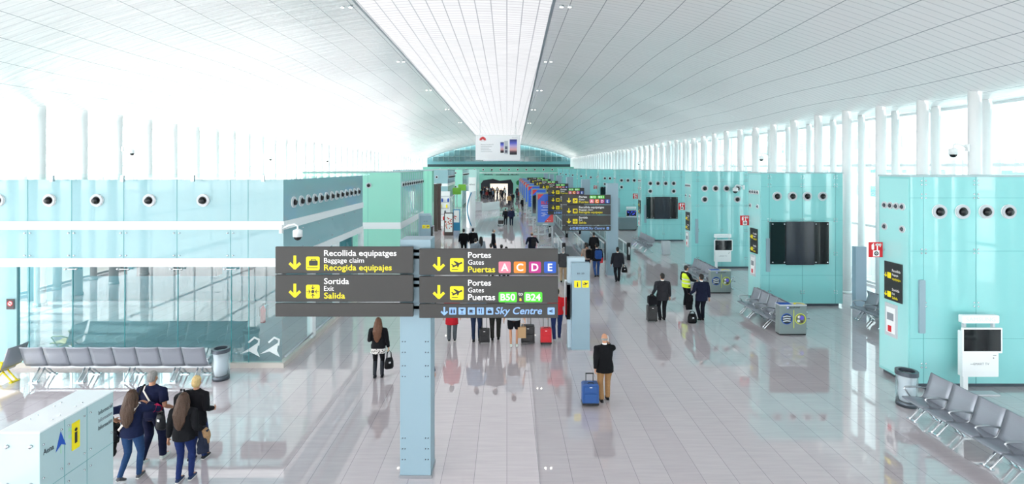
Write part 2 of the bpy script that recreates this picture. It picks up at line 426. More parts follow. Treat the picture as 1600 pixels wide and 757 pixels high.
# ---------------------------------------------------------------- ventilation blocks down the right side
NZ = {}
def nozzle(parent, x, y, z, r=.19, side=False, mats=None):
    key = (round(r, 3), side)
    if key not in NZ:
        mb = MB(); n = 24
        mb.ring(0, 0, r * .95, r * 1.0, -.03, .0, 0); mb.ring(0, 0, r * .62, r * .97, -.05, 0, 1)
        mb.circ(0, 0, r * .66, -.035, -.03, 2)
        mb.tube([(-r * .08, -.032, 0), (-r * .06, -.06 if side else -.12, -.02)], [r * .46, r * .40], 16, 2)
        o = mb.build('air_nozzle', [SWHITE, LGREY, DARKSTEEL if side else BLACK], parent); NZ[key] = o.data
    else:
        o = bpy.data.objects.new('air_nozzle', NZ[key]); COL.objects.link(o); o.parent = parent
    o.location = (x, y, z)
    if side: o.rotation_euler[2] = -PI / 2
    return o
def fittings(mb, x, y, z, dx=.055, dz=.05):
    for a in (-dx, dx):
        for b in (-dz, dz): mb.cyl((x + a, y, z + b), (x + a, y - .02, z + b), .022, n=8)
ORD = ['nearest', 'second', 'third', 'fourth', 'fifth', 'sixth', 'seventh', 'eighth', 'ninth', 'tenth']
def vent_block(i, Y, label, noz, width=3.45, depth=1.15, strip=True):
    X0 = 10.6; o = empty('ventilation_block', (X0, Y, 0), 0, label, 'glass block', 'teal ventilation blocks along the right side')
    MB().box(0, width, 0, depth, .12, 5.55).build('cladding', TEAL, o)
    MB().box(.12, width - .1, .1, depth, 0, .12).build('plinth', DARKSTEEL, o)
    MB().box(-.02, width + .02, -.02, depth + .02, 5.55, 5.6).build('top_trim', mat('cool_grey_trim', '#9fb9bd', .3), o)
    mb = MB()
    for x in (.34, 1.72, 3.1):
        if x < width: mb.box(x - .006, x + .006, -.004, 0, .12, 5.55)
    for z in (1.3, 3.6, 5.0): mb.box(0, width, -.004, 0, z - .004, z + .004)
    mb.build('panel_joint', SEAM, o)
    mb = MB()
    for x in (.34, 1.72, 3.1):
        for z in (.6, 2.2, 3.6, 5.05, 5.4): fittings(mb, x, 0, z)
    mb.build('glass_fitting', BOLT, o)
    for x, z in noz: nozzle(o, x, 0, z)
    for z, k in ((4.75, 4), (4.15, 2)):
        for q in range(k): nozzle(o, 0, .25 + q * (.65 / (k - 1)), z, .10, True)
    # lighter glazed strip on the aisle face, with its intercom hatch
    MB().box(-.02, 0, .06, depth - .06, .2, 5.5).build('side_glass', TEALSIDE, o)
    mb = MB().box(-.05, -.02, .42, .86, 1.15, 2.05, 0).box(-.06, -.05, .48, .80, 1.25, 1.95, 1).box(-.07, -.06, .60, .72, 1.28, 1.45, 2).box(-.065, -.06, .52, .76, 1.6, 1.8, 3)
    mb.build('call_panel', [LGREY, WHITE, RED, GREY], o)
    if strip:
        MB().rrect(.20, .36, 1.45, 2.85, .03, -.05, 0).build('grille_strip', mat('strip_grey', '#8fa9b4', .4), o)
    return o
def flag_sign(i, x, y, z, label):
    o = empty('fire_point_sign', (x, y, z), 0, label, 'sign', 'red fire point signs on the ventilation blocks')
    MB().box(-.19, .19, -.012, .012, -.21, .21).build('plate', RED, o)
    MB().box(.19, .25, -.008, .008, -.02, .02).build('bracket', STEEL, o)
    mb = MB(); y0, y1 = -.016, -.012
    mb.rrect(-.12, -.05, .0, .15, .02, y0, y1); mb.stroke([(-.085, .15), (-.06, .18)], .02, y0, y1)
    mb.stroke([(.04, -.02), (.04, .17)], .03, y0, y1); mb.stroke([(.0, .14), (.14, .14)], .05, y0, y1); mb.stroke([(.12, .08), (.12, .17)], .025, y0, y1)
    mb.box(-.08, .1, y0, y1, -.19, -.02); mb.build('pictogram', SWHITE, o)
    MB().ring(.01, -.105, .03, .06, -.02, y0, 0).circ(.01, -.105, .016, -.02, y0, 0).build('button_symbol', mat('sign_dark', '#20242a', .5), o)
def side_board(x, y, z0, z1, label):
    o = empty('wall_sign', (x, y, 0), -PI / 2, label, 'sign', 'black direction boards on the ventilation blocks')
    MB().box(-.32, .32, -.03, 0, z0, z1).build('board', mat('board_black', '#2a2d30', .3), o)
    mb = MB(); c = z1 - .15
    mb.text('Recollida', -.02, c - .10, .07, 0, -.031, .3); mb.text('Sortida', -.02, c - .62, .07, 0, -.031, .26)
    mb.text('Baggage', -.02, c - .2, .05, 0, -.031, .22); mb.text('Exit', -.02, c - .72, .05, 0, -.031, .1)
    mb.text('equipajes', -.02, c - .32, .07, 1, -.031, .3); mb.text('Salida', -.02, c - .84, .07, 1, -.031, .2)
    for d in (0, .52):
        mb.rrect(-.2, -.06, c - .3 - d, c - .14 - d, .02, -.033, -.03, 1); arrow(mb, -.26, c - .22 - d, .12, 1, -.03)
    mb.build('lettering', [SWHITE, YEL], o)
def arrow(mb, x, z, h, mi, y, t=.012):
    w_ = h * .2
    mb.box(x - w_ / 2, x + w_ / 2, y - t / 6, y, z - h * .42, z + h / 2, mi)
    mb.stroke([(x - h * .36, z - h * .08), (x, z - h * .43)], w_, y - t / 6 - .0006, y - .0002, mi); mb.stroke([(x, z - h * .43), (x + h * .36, z - h * .08)], w_, y - t / 6 - .0012, y - .0003, mi)
def tv_kiosk(x, Y, label, lit=False):
    o = empty('screen_kiosk', (x, Y - .34, 0), 0, label, 'screen', 'white television kiosks in front of the blocks')
    mb = MB().rrect(-.46, .46, .46, 1.62, .02, -.07, .07); mb.build('cabinet', WHITE, o)
    MB().box(-.42, -.30, -.05, .05, 0, .46).build('support_post', WHITE, o); MB().box(-.46, .46, -.12, .12, 0, .03).build('base_plate', LGREY, o)
    MB().rrect(-.50, .52, 1.08, 1.72, .02, -.11, -.07).build('screen_frame', WHITE, o)
    MB().box(-.46, .48, -.114, -.11, 1.13, 1.68).build('screen', SCREEN, o)
    if lit:
        mb = MB(); r = random.Random(3)
        for k in range(24): mb.circ(r.uniform(-.4, .42), r.uniform(1.2, 1.62), r.uniform(.01, .04), -.116, -.114, 0, 8)
        mb.build('screen_picture', mat('screen_blue_glow', '#3b48c8', .4, emit=.5), o)
    MB().rrect(-.47, .47, 1.83, 2.03, .03, -.08, .04).build('header', WHITE, o); 
    mb = MB().box(-.40, -.34, -.04, .03, 1.62, 1.83).box(.34, .4, -.04, .03, 1.62, 1.83); mb.build('header_bracket', LGREY, o)
    mb = MB(); mb.text('SAMSUNG', 0, 1.88, .10, 0, -.08, .74, 0, 'C'); mb.build('header_lettering', mat('faint_silver', '#d3e2e6', .3), o)
    mb = MB(); mb.text('SMART TV', .02, .76, .06, 0, -.071, .40, 0, 'C'); mb.box(-.26, -.17, -.073, -.07, .78, .79); mb.box(.32, .40, -.073, -.07, 1.0, 1.02); mb.circ(.33, .94, .018, -.073, -.07, 0, 10)
    mb.build('cabinet_lettering', mat('lettering_grey', '#8a9095', .5), o)
def big_screen(x, Y, z, w_, h_, label):
    o = empty('video_screen', (x, Y - .01, z), 0, label, 'screen', 'wide black display panels on the ventilation blocks')
    MB().box(-w_ / 2, w_ / 2, -.10, 0, -h_ / 2, h_ / 2).build('glass', SCREEN, o)
    MB().box(-w_ * .24, w_ * .24, -.13, -.10, -h_ / 2 - .02, h_ / 2 + .02).build('centre_screen', mat('screen_navy', '#111829', .12, spec=.5), o)
    mb = MB()
    for sx in (-.47, -.27, .27, .47):
        for sz in (-.45, .45): mb.cyl((sx * w_, -.10, sz * h_), (sx * w_, -.14, sz * h_), .025, n=10)
    mb.build('fixing', BOLT, o)
BL = [13.7, 21.75, 29.9, 41.0, 50.6, 60, 69, 78, 88, 98, 108]
def nz_at(pxs, Y, z): return [((p - VX) * Y / F - 10.6, z) for p in pxs]
NOZ = [nz_at((1467, 1503, 1540, 1575), 13.7, 4.64), nz_at((1214, 1238, 1261, 1285), 21.75, 4.6),
       nz_at((1101, 1118, 1135, 1152), 29.9, 4.6) + nz_at((1101, 1152), 29.9, 3.97),
       nz_at((1016, 1028, 1040, 1052.5), 41, 4.55) + nz_at((1016, 1052.5), 41, 3.94),
       nz_at((971, 981, 991), 50.6, 4.55) + nz_at((971,), 50.6, 3.9),
       nz_at((945, 953), 60, 4.55) + nz_at((945,), 60, 3.9)]
for i, Y in enumerate(BL):
    lab = ['nearest teal glass ventilation block beside the long row of grey seats', 'teal block carrying the largest black display panel',
           'teal block with six nozzles behind the man in a yellow vest', 'teal block with six nozzles above a wide black display'][i] if i < 4 else '%s teal ventilation block along the right side, counted from the near end' % (ORD + ['farthest'])[i]
    noz = NOZ[i] if i < len(NOZ) else [(.5, 4.5), (1.4, 4.5), (2.2, 4.5)]
    vent_block(i, Y, lab, noz, 4.6 if i == 0 else 3.4)
    if i < 7:
        flag_sign(i, 10.32, Y + .9, 3.5, ['red fire point sign on the nearest teal block above a black board', 'red fire point sign on the block with the largest black display', 'red fire point sign on the block behind the yellow-vested man', 'red fire point sign on the fourth teal block from the near end', 'red fire point sign on the fifth teal block', 'red fire point sign on the sixth teal block', 'red fire point sign on the seventh teal block'][i])
    if i < 4:
        side_board(10.57, Y + .55, 2.15, 3.2, ['black direction board with yellow symbols on the nearest teal block', 'black direction board on the aisle face of the second teal block', 'black direction board on the aisle face of the third teal block', 'black direction board on the aisle face of the fourth teal block'][i])
tv_kiosk(wx(1526, 13.4), 13.7, 'white television kiosk with black screen before the nearest teal block')
tv_kiosk(wx(1128.5, 29.6), 29.9, 'white television kiosk with black screen behind the grey poster cube and yellow vest')
tv_kiosk(wx(986, 50.3), 50.6, 'white television kiosk with a blue picture on its screen', True)
big_screen(wx(1248.5, 21.7), 21.75, wz(380, 21.7), 2.42, 1.76, 'largest black display panel on the second teal block')
big_screen(wx(1034, 41), 41, wz(325, 41), 2.45, 1.7, 'black display panel on the fourth teal block under six nozzles')
big_screen(wx(949, 60), 60, wz(300, 60), 1.6, 1.1, 'small far black display panel on the sixth teal block')
# ---------------------------------------------------------------- glass waiting rooms down the left side
XG = -6.47
ROOMWALL = mat('room_back_wall', '#4b8791', .4, noise_amt=.12, noise_scale=.5); ROOMDARK = mat('room_dark_panel', '#173238', .4)
def wn(o): return struct(o)
def glass_room():
    Ya, Yb = 15.1, 23.4; xl = -24.0
    o = empty('glass_waiting_room', (XG, Ya, 0), 0, 'nearest glass waiting room behind the row of eight grey seats', 'glass room')
    d = Yb - Ya; wl = xl - XG
    up = MB().box(wl, 0, 0, .12, 4.24, 5.45).box(wl, 0, 0, .12, 3.17, 4.0).box(-.12, 0, .12, d, 4.24, 5.45).box(-.12, 0, .12, d, 3.17, 4.0)
    up.build('upper_cladding', AQUA, o)
    mb = MB()
    for z0, z1 in ((4.0, 4.24), (2.93, 3.17)): mb.box(wl, .03, -.04, .14, z0, z1).box(-.14, .04, .14, d, z0, z1)
    mb.build('white_band', BAND, o)
    MB().box(wl, .3, -.25, d + .2, 5.46, 5.52).build('glass_roof', GL_CLEAR, o)
    mb = MB()
    for k in range(9): mb.box(-.5 - k * 2.0, -.42 - k * 2.0, -.3, -.22, 5.40, 5.58)
    mb.build('roof_bracket', STEEL, o)
    MB().box(wl, -7.72, 0, .1, .14, 2.93).build('solid_panel', AQUA, o)
    MB().box(wl, .02, -.03, .15, 0, .14).box(-.15, .02, .15, d, 0, .14).build('plinth', mat('stone_plinth', '#c9c4bd', .4), o)
    MB().add([(-7.72, .05, .14), (-.06, .05, .14), (-.06, .05, 2.93), (-7.72, .05, 2.93)], [(0, 1, 2, 3)]).build('front_glass', GL_ROOM, o)
    mb = MB()
    for y0, y1 in ((.05, 2.2), (2.5, 4.7), (5.0, d - .1)): mb.add([(-.06, y0, .14), (-.06, y1, .14), (-.06, y1, 2.93), (-.06, y0, 2.93)], [(0, 1, 2, 3)])
    mb.build('side_glass', GL_CLEAR, o)
    mb = MB()
    for y in (2.35, 4.85, d - .05): mb.box(-.16, .02, y - .15, y + .15, .1, 2.95)
    mb.build('white_post', WHITE, o)
    mb = MB()
    for y0, y1 in ((.05, 2.2), (2.5, 4.7), (5.0, d - .2)): mb.tube([(.03, y0, .30), (.03, y1, .30)], .03, 8)
    mb.build('kick_rail', STEEL, o)
    px = [94, 242, 418, 598, 779]; xs = [wx(p * 400 / 865, Ya) - XG for p in px]
    mb = MB()
    for x in xs + [-1.02]: mb.box(x - .006, x + .006, -.006, 0, 3.17, 4.0).box(x - .006, x + .006, -.006, 0, 4.24, 5.45).box(x - .006, x + .006, .03, .05, .14, 2.93)
    mb.build('panel_joint', SEAM, o)
    mb = MB()
    for x in xs:
        for z in (3.25, 3.9):
            for q in (-.08, .08): mb.cyl((x + q, 0, z), (x + q, -.03, z), .022, n=8)
    for y in (1.4, 2.8, 4.2, 5.6, 7.0):
        for z in (3.3, 3.9): mb.cyl((0, y, z), (.03, y, z), .022, n=8)
    mb.build('glass_fitting', BOLT, o)
    for x in xs[1:]:
        h = MB(); h.tube([(x - .16, -.03, 2.86), (x + .16, -.03, 2.86)], .018, 8); h.ball((x - .16, -.03, 2.86), .032); h.ball((x + .16, -.03, 2.86), .032); h.build('door_pivot', BOLT, o)
    for p in (-2, 78, 152, 234, 318): nozzle(o, wx(p, Ya) - XG, 0, 4.85, .185)
    NZ.clear()
    for k in range(13): nozzle(o, .0, .7 + k * .57, 4.75, .17).rotation_euler[2] = PI / 2
    mb = MB()                                   # dark door-head units seen through the glass
    for x0, x1 in ((-6.0, -5.1), (-4.6, -3.5), (-3.3, -2.2), (-1.5, -.25)): mb.box(x0, x1, .5, .8, 2.55, 2.92)
    mb.build('door_head_unit', ROOMDARK, o)
    MB().box(wl, -.3, 7.6, 7.8, 0, 3.0).build('inner_wall', ROOMWALL, o)
    mb = MB()                                   # white bird-like decals low on the glass
    for x0 in (-1.0, -.42):
        mb.prism([(x0 - .28, .38), (x0 + .02, .56), (x0 + .26, .72), (x0 + .22, .48), (x0 + .3, .30), (x0, .46)], .03, .04)
        mb.stroke([(x0 - .02, .72), (x0 + .14, .86), (x0 + .28, .80), (x0 + .26, .64)], .05, .03, .04)
    mb.build('window_decal', mat('decal_white', '#dfe9ea', .5), o)
    return o
glass_room()
# things inside / on the room
o = empty('fire_extinguisher', (wx(411, 17.0), 17.0, .75), 0, 'dim red fire extinguisher hanging behind the corner glass', 'fire extinguisher')
MB().box(-.03, .03, .05, .35, .1, .5).build('wall_bracket', STEEL, o)
MB().tube([(0, 0, 0), (0, 0, .42), (0, 0, .5), (0, 0, .54)], [.08, .08, .05, .025], 16).build('cylinder', RED, o)
MB().tube([(0, 0, .54), (.0, 0, .6), (.08, 0, .6)], .02, 8).tube([(.0, 0, .57), (-.1, -.02, .5), (-.1, -.02, .2)], .012, 8).build('hose', RUB, o)
o = empty('no_smoking_sign', (wx(15, 15.05), 15.08, wz(476, 15.05)), 0, 'small dark no smoking sign on the pale aqua panel at left', 'sign')
MB().box(-.11, .11, -.015, 0, -.15, .15).build('plate', mat('maroon_dark', '#43393d', .5), o)
mb = MB().circ(0, .02, .075, -.02, -.015, 0); mb.ring(0, .02, .058, .078, -.024, -.02, 1); mb.stroke([(-.05, .07), (.05, -.03)], .016, -.026, -.02, 1); mb.box(-.04, .045, -.023, -.02, .012, .03, 2)
mb.build('pictogram', [SWHITE, RED, BLACK], o)
# further blocks of the left side
def left_block(Ya, Yb, z0, label, wide=6.0, mats=None, band=None, nozx=(), side=True, post=False):
    o = empty('glass_block', (XG, Ya, 0), 0, label, 'glass block', 'glass blocks along the left side')
    d = Yb - Ya
    MB().box(-wide, 0, 0, d, z0 + .02, 5.5).build('cladding', mats or GREENISH, o)
    MB().box(-wide, .03, -.03, d + .03, 5.5, 5.55).build('top_trim', mat('cool_grey_trim', '#9fb9bd', .3), o)
    mb = MB()
    if band:
        mb.box(-wide, .02, -.03, 0, band[0], band[1]).box(0, .03, -.03, d, band[0], band[1])
    if z0 > .5: mb.box(-wide, .03, -.04, d, z0 - .12, z0 + .02)
    if mb.v: mb.build('white_band', BAND, o)
    mb = MB()
    for k in range(1, 3): mb.box(-wide * k / 3 - .006, -wide * k / 3 + .006, -.005, 0, z0 + .1, 5.5)
    mb.build('panel_joint', SEAM, o)
    for x, z in nozx: nozzle(o, x, 0, z, .17)
    if side:
        for k in range(int(d / .75)): nozzle(o, 0, .5 + k * .75, 4.75, .17).rotation_euler[2] = PI / 2
        mb = MB()
        for k in range(int(d / .75) + 1): mb.box(0, .015, .1 + k * .75, .16 + k * .75, max(z0, .3), 5.45)
        mb.build('side_glazing_bar', mat('violet_reflection_bar', '#c2cfe6', .2), o)  # purple-blue reflections of the side face put into the bars' pale violet colour
    if z0 > .5:
        mb = MB()
        for q in range(5): mb.box(-.10, -.02, q * d / 4 - (.08 if q == 4 else 0), q * d / 4 + (.08 if q < 4 else 0), 0, z0)
        mb.build('white_post', WHITE, o)
        MB().add([(-.06, 0, .05), (-.06, d, .05), (-.06, d, z0), (-.06, 0, z0)], [(0, 1, 2, 3)]).build('side_glass', GL_CLEAR, o)
        MB().box(-wide, -1.2, .6, d, 0, z0).build('inner_wall', ROOMWALL, o)
    return o
left_block(31.8, 40.4, 0, 'second glass block, green tinted, above the blank lower sign board', 6, GREENISH, (2.05, 2.45), [(wx(576, 31.8) - XG, wz(290, 31.8))])
left_block(45, 46.2, 0, 'slim tall green glass pier beside the dark shop frames', 1.0, GREENISH, None, [], False)
left_block(57, 65, 2.45, 'pale raised glass block on white posts with one white band', 6, AQUA, (3.75, 4.05), [(-1.2, 4.75)])
left_block(76, 88, 0, 'fourth glass block, plain green tinted, beyond the raised pale block', 5, GREENISH, (2.9, 3.0), [(-1, 3.0), (-1, 5)])
o = empty('storefront', (XG, 96, 0), 0, 'white shop front with dark lettering at the far left', 'shop front')
MB().box(-4, .9, 0, 10, 0, 5.4).build('wall', mat('shop_pale_aqua', '#bfe5e2', .3), o); MB().box(-.6, .8, -.12, 0, .6, 4.0).build('white_panel', WHITE, o)
mb = MB(); mb.text('emoc', .1, 2.55, .34, 0, -.13, 1.05, .02, 'C'); mb.build('lettering', mat('lettering_grey', '#8a9095', .5), o)
# dark shop frames, posts and shelves in the left middle distance
FR = mat('dark_brown_frame', '#4a3d39', .4)
for k, (px, Y) in enumerate(((680.5, 47.5), (686, 48.5))):
    o = tag(MB().box(-.16, .16, -.16, .16, 0, 4.2).box(-.22, .22, -.22, .22, 0, .12).box(-.22, .22, -.22, .22, 4.1, 4.3).build('shop_frame_post', FR, None, (wx(px, Y), Y, 0)), ['dark brown shop post next to the slim green pier', 'dark brown shop post left of the poster light box'][k], 'post')
o = empty('shop_shelving', (-6.2, 52, 0), 0, 'white shop shelving behind the poster light boxes', 'shelf')
MB().box(-.9, .5, 0, .5, 0, 3.4).build('case', WHITE, o)
mb = MB()
for z in (.5, 1.1, 1.7, 2.3, 2.9): mb.box(-.8, .4, -.12, 0, z, z + .06)
mb.build('shelf', LGREY, o)
for k in range(8):
    tag(MB().rrect(-.07, .07, 0, .3, .03, -.06, .06).box(-.04, .04, -.04, .04, .3, .36).build('bottle', [RED, DARK, YEL, BLUE][k % 4], None, (-6.9 + .15 * k, 51.93, [.57, 1.17, 1.77, 2.37][k % 4])), 'small packaged bottle on the white shop shelving', 'bottle', 'bottles on the white shop shelving')
for k, (x, z) in enumerate(((wx(714, 62), 3.0), (wx(722, 68), 3.2))):
    Y = (62, 68)[k]
    o = empty('post_sign', (x, Y, z), 0, ['bright green sign panel on a post near the raised block', 'bright green sign panel on a post behind its twin'][k], 'sign')
    MB().rrect(-.5, .5, -.4, .4, .08, -.06, .06).build('panel', mat('lime_green', '#8ed64a', .4), o); MB().cyl((0, .03, -z), (0, .03, .2), .04, n=8).build('post', STEEL, o)
def light_box(px0, px1, Y, ztop, frame, label, kind):
    x = wx((px0 + px1) / 2, Y); hw = (px1 - px0) * Y / F / 2
    o = empty('poster_light_box', (x, Y, 0), 0, label, 'poster', 'poster light boxes')
    MB().box(-hw, hw, -.08, .08, .0, ztop).build('frame', frame, o, bevel=.02)
    MB().box(-hw + .08, hw - .08, -.1, -.08, .3 if kind == 'red' else .75, ztop - .08).build('poster', SWHITE, o)
    mb = MB(); r = random.Random(5)
    if kind == 'red':
        for q in range(38):
            a = r.uniform(-.5, .5) * hw; z = ztop * .52 + r.gauss(0, .22)
            mb.circ(a * 1.3, z, r.uniform(.02, .07), -.102 - q * .0006, -.10, r.choice((0, 0, 1)), 9)
        mb.build('poster_print', [mat('poster_red', '#c9564e', .5), mat('poster_peach', '#e9b49a', .5)], o)
    else:
        for q in range(9): mb.circ(-hw * .4 + r.uniform(-.12, .1), ztop * .62 + r.uniform(-.15, .15), r.uniform(.03, .06), -.102 - q * .0006, -.10, 0, 9)
        mb.build('poster_print', mat('poster_red', '#c9564e', .5), o)
light_box(694, 708.5, 44.5, 1.95, FR, 'brown framed poster light box printed with red flowers', 'red')
light_box(708, 719, 48, 1.95, mat('frame_blue', '#2e87b3', .4), 'blue framed poster light box behind the brown framed one', 'blue')
# curved white partition with a blue stripe
o = empty('curved_partition', (wx(735, 50), 50, 0), 0, 'curved white partition with a blue stripe on the left of the hall', 'partition')
mb = MB(); mc = MB()
P_ = [(-.45 + .9 * t, 2.4 * (t - .5) ** 2) for t in [i / 14 for i in range(15)]]
for (xa, ya), (xb, yb) in zip(P_, P_[1:]): mb.add([(xa, ya, 0), (xb, yb, 0), (xb, yb, 3.5), (xa, ya, 3.5), (xa, ya + .12, 0), (xb, yb + .12, 0), (xb, yb + .12, 3.5), (xa, ya + .12, 3.5)], [(0, 1, 2, 3), (7, 6, 5, 4), (3, 2, 6, 7), (0, 3, 7, 4), (1, 5, 6, 2)])
mb.build('panel', WHITE, o)
mc.tube([(.1 - .42 * math.sin(PI * i / 12) , -.06 + 2.4 * ((.1 - .42 * math.sin(PI * i / 12)) / .9) ** 2, .2 + 3.2 * i / 12) for i in range(13)], .05, 6); mc.build('blue_stripe', mat('stripe_blue', '#3d93b8', .4), o)
tag(MB().box(-.55, .55, -.35, .35, .08, 1.15).box(-.48, .48, -.3, .3, 0, .08).box(-.6, .6, -.4, .4, 1.15, 1.2).build('counter', LGREY, None, (wx(747.5, 70), 70, 0), bevel=.02), 'light grey counter box standing beside the low white wall', 'counter')
tag(MB().add([(-1.2, 0, 0), (1.1, 4.5, 0), (1.1, 4.5, 1.05), (-1.2, 0, 1.05), (-1.2, .4, 0), (1.1, 4.9, 0), (1.1, 4.9, 1.05), (-1.2, .4, 1.05)], [(0, 1, 2, 3), (7, 6, 5, 4), (3, 2, 6, 7), (0, 3, 7, 4), (1, 5, 6, 2), (0, 4, 5, 1)]).box(-1.2, -.9, 0, .4, 1.05, 1.1).build('low_wall', WHITE, None, (wx(767, 69), 69, 0)), 'low white angled wall standing before the far crowd', 'partition')
# ---------------------------------------------------------------- direction signs
def icon_case(mb, x, z, s, y, d):
    mb.rrect(x - s * .28, x + s * .36, z - s * .16, z + s * .22, .02, y - .004, y, d); mb.stroke([(x - s * .1, z + s * .22), (x - s * .1, z + s * .32), (x + s * .18, z + s * .32), (x + s * .18, z + s * .22)], s * .05, y - .004, y, d)
    mb.box(x - s * .42, x + s * .36, y - .004, y, z - s * .34, z - s * .29, d)
def icon_plane(mb, x, z, s, y, d):
    mb.stroke([(x - s * .30, z - s * .12), (x + s * .36, z + s * .17)], s * .12, y - .004, y, d)
    mb.prism([(x + s * .02, z + s * .02), (x - s * .26, z + s * .27), (x - s * .16, z + s * .30), (x + s * .20, z + s * .12)], y - .005, y - .001, d)
    mb.prism([(x - s * .26, z - s * .10), (x - s * .42, z + s * .06), (x - s * .34, z + s * .08), (x - s * .16, z - s * .06)], y - .005, y - .001, d)
    mb.prism([(x + s * .02, z + s * .04), (x + s * .02, z - s * .16), (x + s * .10, z - s * .16), (x + s * .2, z + s * .1)], y - .005, y - .001, d)
    mb.box(x - s * .38, x + s * .08, y - .004, y, z - s * .36, z - s * .31, d)
def icon_exit(mb, x, z, s, y, d):
    mb.circ(x, z, s * .12, y - .004, y, d, 14)
    for a in range(4):
        c, q = math.cos(a * PI / 2), math.sin(a * PI / 2)
        R = lambda u, v: (x + s * (u * c - v * q), z + s * (u * q + v * c))
        mb.stroke([R(.45, 0), R(.2, 0)], s * .05, y - .004, y, d); mb.stroke([R(.3, .13), R(.19, 0), R(.3, -.13)], s * .05, y - .0045, y - .0005, d)
def icon_blue(mb, x, z, s, y, k, d):
    if k == 0:
        for q in (-.2, .2): mb.circ(x + q * s, z + s * .25, s * .07, y - .004, y, d, 8); mb.box(x + (q - .1) * s, x + (q + .1) * s, y - .004, y, z - s * .3, z + s * .16, d)
        mb.box(x - s * .015, x + s * .015, y - .004, y, z - s * .35, z + s * .35, d)
    if k == 1: mb.prism([(x - s * .3, z + s * .28), (x, z - s * .02), (x + s * .3, z + s * .28)], y - .004, y, d); mb.box(x - s * .03, x + s * .03, y - .004, y, z - s * .28, z, d); mb.box(x - s * .2, x + s * .2, y - .004, y, z - s * .34, z - s * .28, d)
    if k == 2: mb.box(x - s * .28, x + s * .14, y - .004, y, z - s * .14, z + s * .2, d); mb.ring(x + s * .18, z + s * .05, s * .06, s * .12, y - .004, y, d, 10); mb.box(x - s * .34, x + s * .26, y - .004, y, z - s * .28, z - s * .2, d)
    if k == 3:
        for q in (-.16, .16): mb.box(x + (q - .05) * s, x + (q + .05) * s, y - .004, y, z - s * .34, z + s * .34, d)
        mb.box(x - s * .26, x - s * .06, y - .004, y, z + s * .05, z + s * .3, d)
    if k == 4: mb.box(x - s * .3, x + s * .3, y - .004, y, z - s * .3, z + s * .05, d); mb.ring(x, z + s * .08, s * .1, s * .18, y - .004, y, d, 12)
    if k == 5: mb.stroke([(x + s * .2, z + s * .2), (x - s * .28, z), (x + s * .2, z - s * .2)], s * .08, y - .004, y, d); mb.box(x - s * .1, x + s * .26, y - .004, y, z - s * .05, z + s * .05, d)
INK = mat('sign_dark', '#20242a', .5)
def row_panel(parent, x0, z1, kind, h=.505, wd=2.565, mirror=False):
    p = MB().box(0, wd, -.09, -.03, -h, 0).build('sign_board', SIGN, parent, (x0, -.36, z1), bevel=.008, seg=1)
    Y = -.0905; mb = MB(); M_ = [SWHITE, YEL, INK, SBLUE]
    if kind in ('bag', 'exit', 'gates', 'gatesB', 'gatesG'):
        cz = -h * .62
        arrow(mb, .36, cz + .02, .25, 1, Y)
        if kind == 'bag': tl = ('Recollida equipatges', 'Baggage claim', 'Recogida equipajes'); ws = (1.325, .73, 1.24)
        elif kind == 'exit': tl = ('Sortida', 'Exit', 'Salida'); ws = (.455, .18, .385)
        else: tl = ('Portes', 'Gates', 'Puertas'); ws = (.42, .29, .495)
        ic = MB().rrect(.69 - .125, .69 + .125, cz - .125, cz + .125, .03, Y - .002, Y + .002, 0)
        {'bag': icon_case, 'exit': icon_exit}.get(kind, icon_plane)(ic, .69, cz, .25, Y - .002, 1)
        ic.build('pictogram', [YEL, INK], p)
        mb.text(tl[0], .895, -.165, .105, 0, Y, ws[0], .012); mb.text(tl[1], .895, -.29, .088, 0, Y, ws[1]); mb.text(tl[2], .895, -.43, .105, 0 if kind == 'gatesB' else 1, Y, ws[2], .012)
        if kind in ('gates', 'gatesG'):
            for k, (ch, m) in enumerate((('A', PINK), ('C', ORNG), ('D', MAGE), ('E', BLUE))):
                t = MB().rrect(1.455 + k * .277, 1.675 + k * .277, -.445, -.235, .025, Y - .002, Y + .002); t.text(ch, 1.565 + k * .277, -.405, .13, 1, Y - .002, None, .02, 'C'); t.build('gate_letter_tile', [m, SWHITE], p)
        if kind == 'gatesB':
            for k, (ch, xa) in enumerate((('B50', 1.455), ('B24', 1.92))):
                t = MB().rrect(xa, xa + .335, -.47, -.285, .025, Y - .002, Y + .002); t.text(ch, xa + .168, -.435, .115, 1, Y - .002, .27, .022, 'C'); t.build('gate_number_tile', [GREEN, SWHITE], p)
            mb.text('to', 1.855, -.345, .065, 0, Y, None, 0, 'C'); mb.text('a', 1.855, -.445, .07, 1, Y, None, .015, 'C')
        if kind == 'gatesG':
            for k in range(2):
                t = MB().rrect(1.455 + k * .42, 1.82 + k * .42, -.20, -.04, .025, Y - .002, Y + .002); t.text(('B13', 'B21')[k], 1.637 + k * .42, -.17, .10, 1, Y - .002, .26, .02, 'C'); t.build('gate_number_tile', [GREEN, SWHITE], p)
    if kind == 'sky':
        c = -h / 2
        arrow(mb, .46, c, .15, 3, Y)
        ic = MB()
        for k, x in enumerate((.615, .785, .955, 1.12, 1.29, 2.415)):
            ic.rrect(x - .065, x + .065, c - .065, c + .065, .012, Y - .002, Y + .002, 0); icon_blue(ic, x, c, .13, Y - .002, k, 1)
        ic.build('pictogram', [SBLUE, INK], p)
        mb.text('Sky Centre', 1.39, c - .055, .125, 3, Y, .86, .012, 'L', .22)
    if mb.v: mb.build('lettering', M_, p)
    return p
def sign_pole(o, h, wd=.57):
    MB().rrect(-wd / 2, wd / 2, 0, h, .01, -.27, .27).build('pole', POLE, o, bevel=0)
    MB().box(-wd / 2 - .02, wd / 2 + .02, -.29, .29, 0, .06).build('foot_plate', STEEL, o)
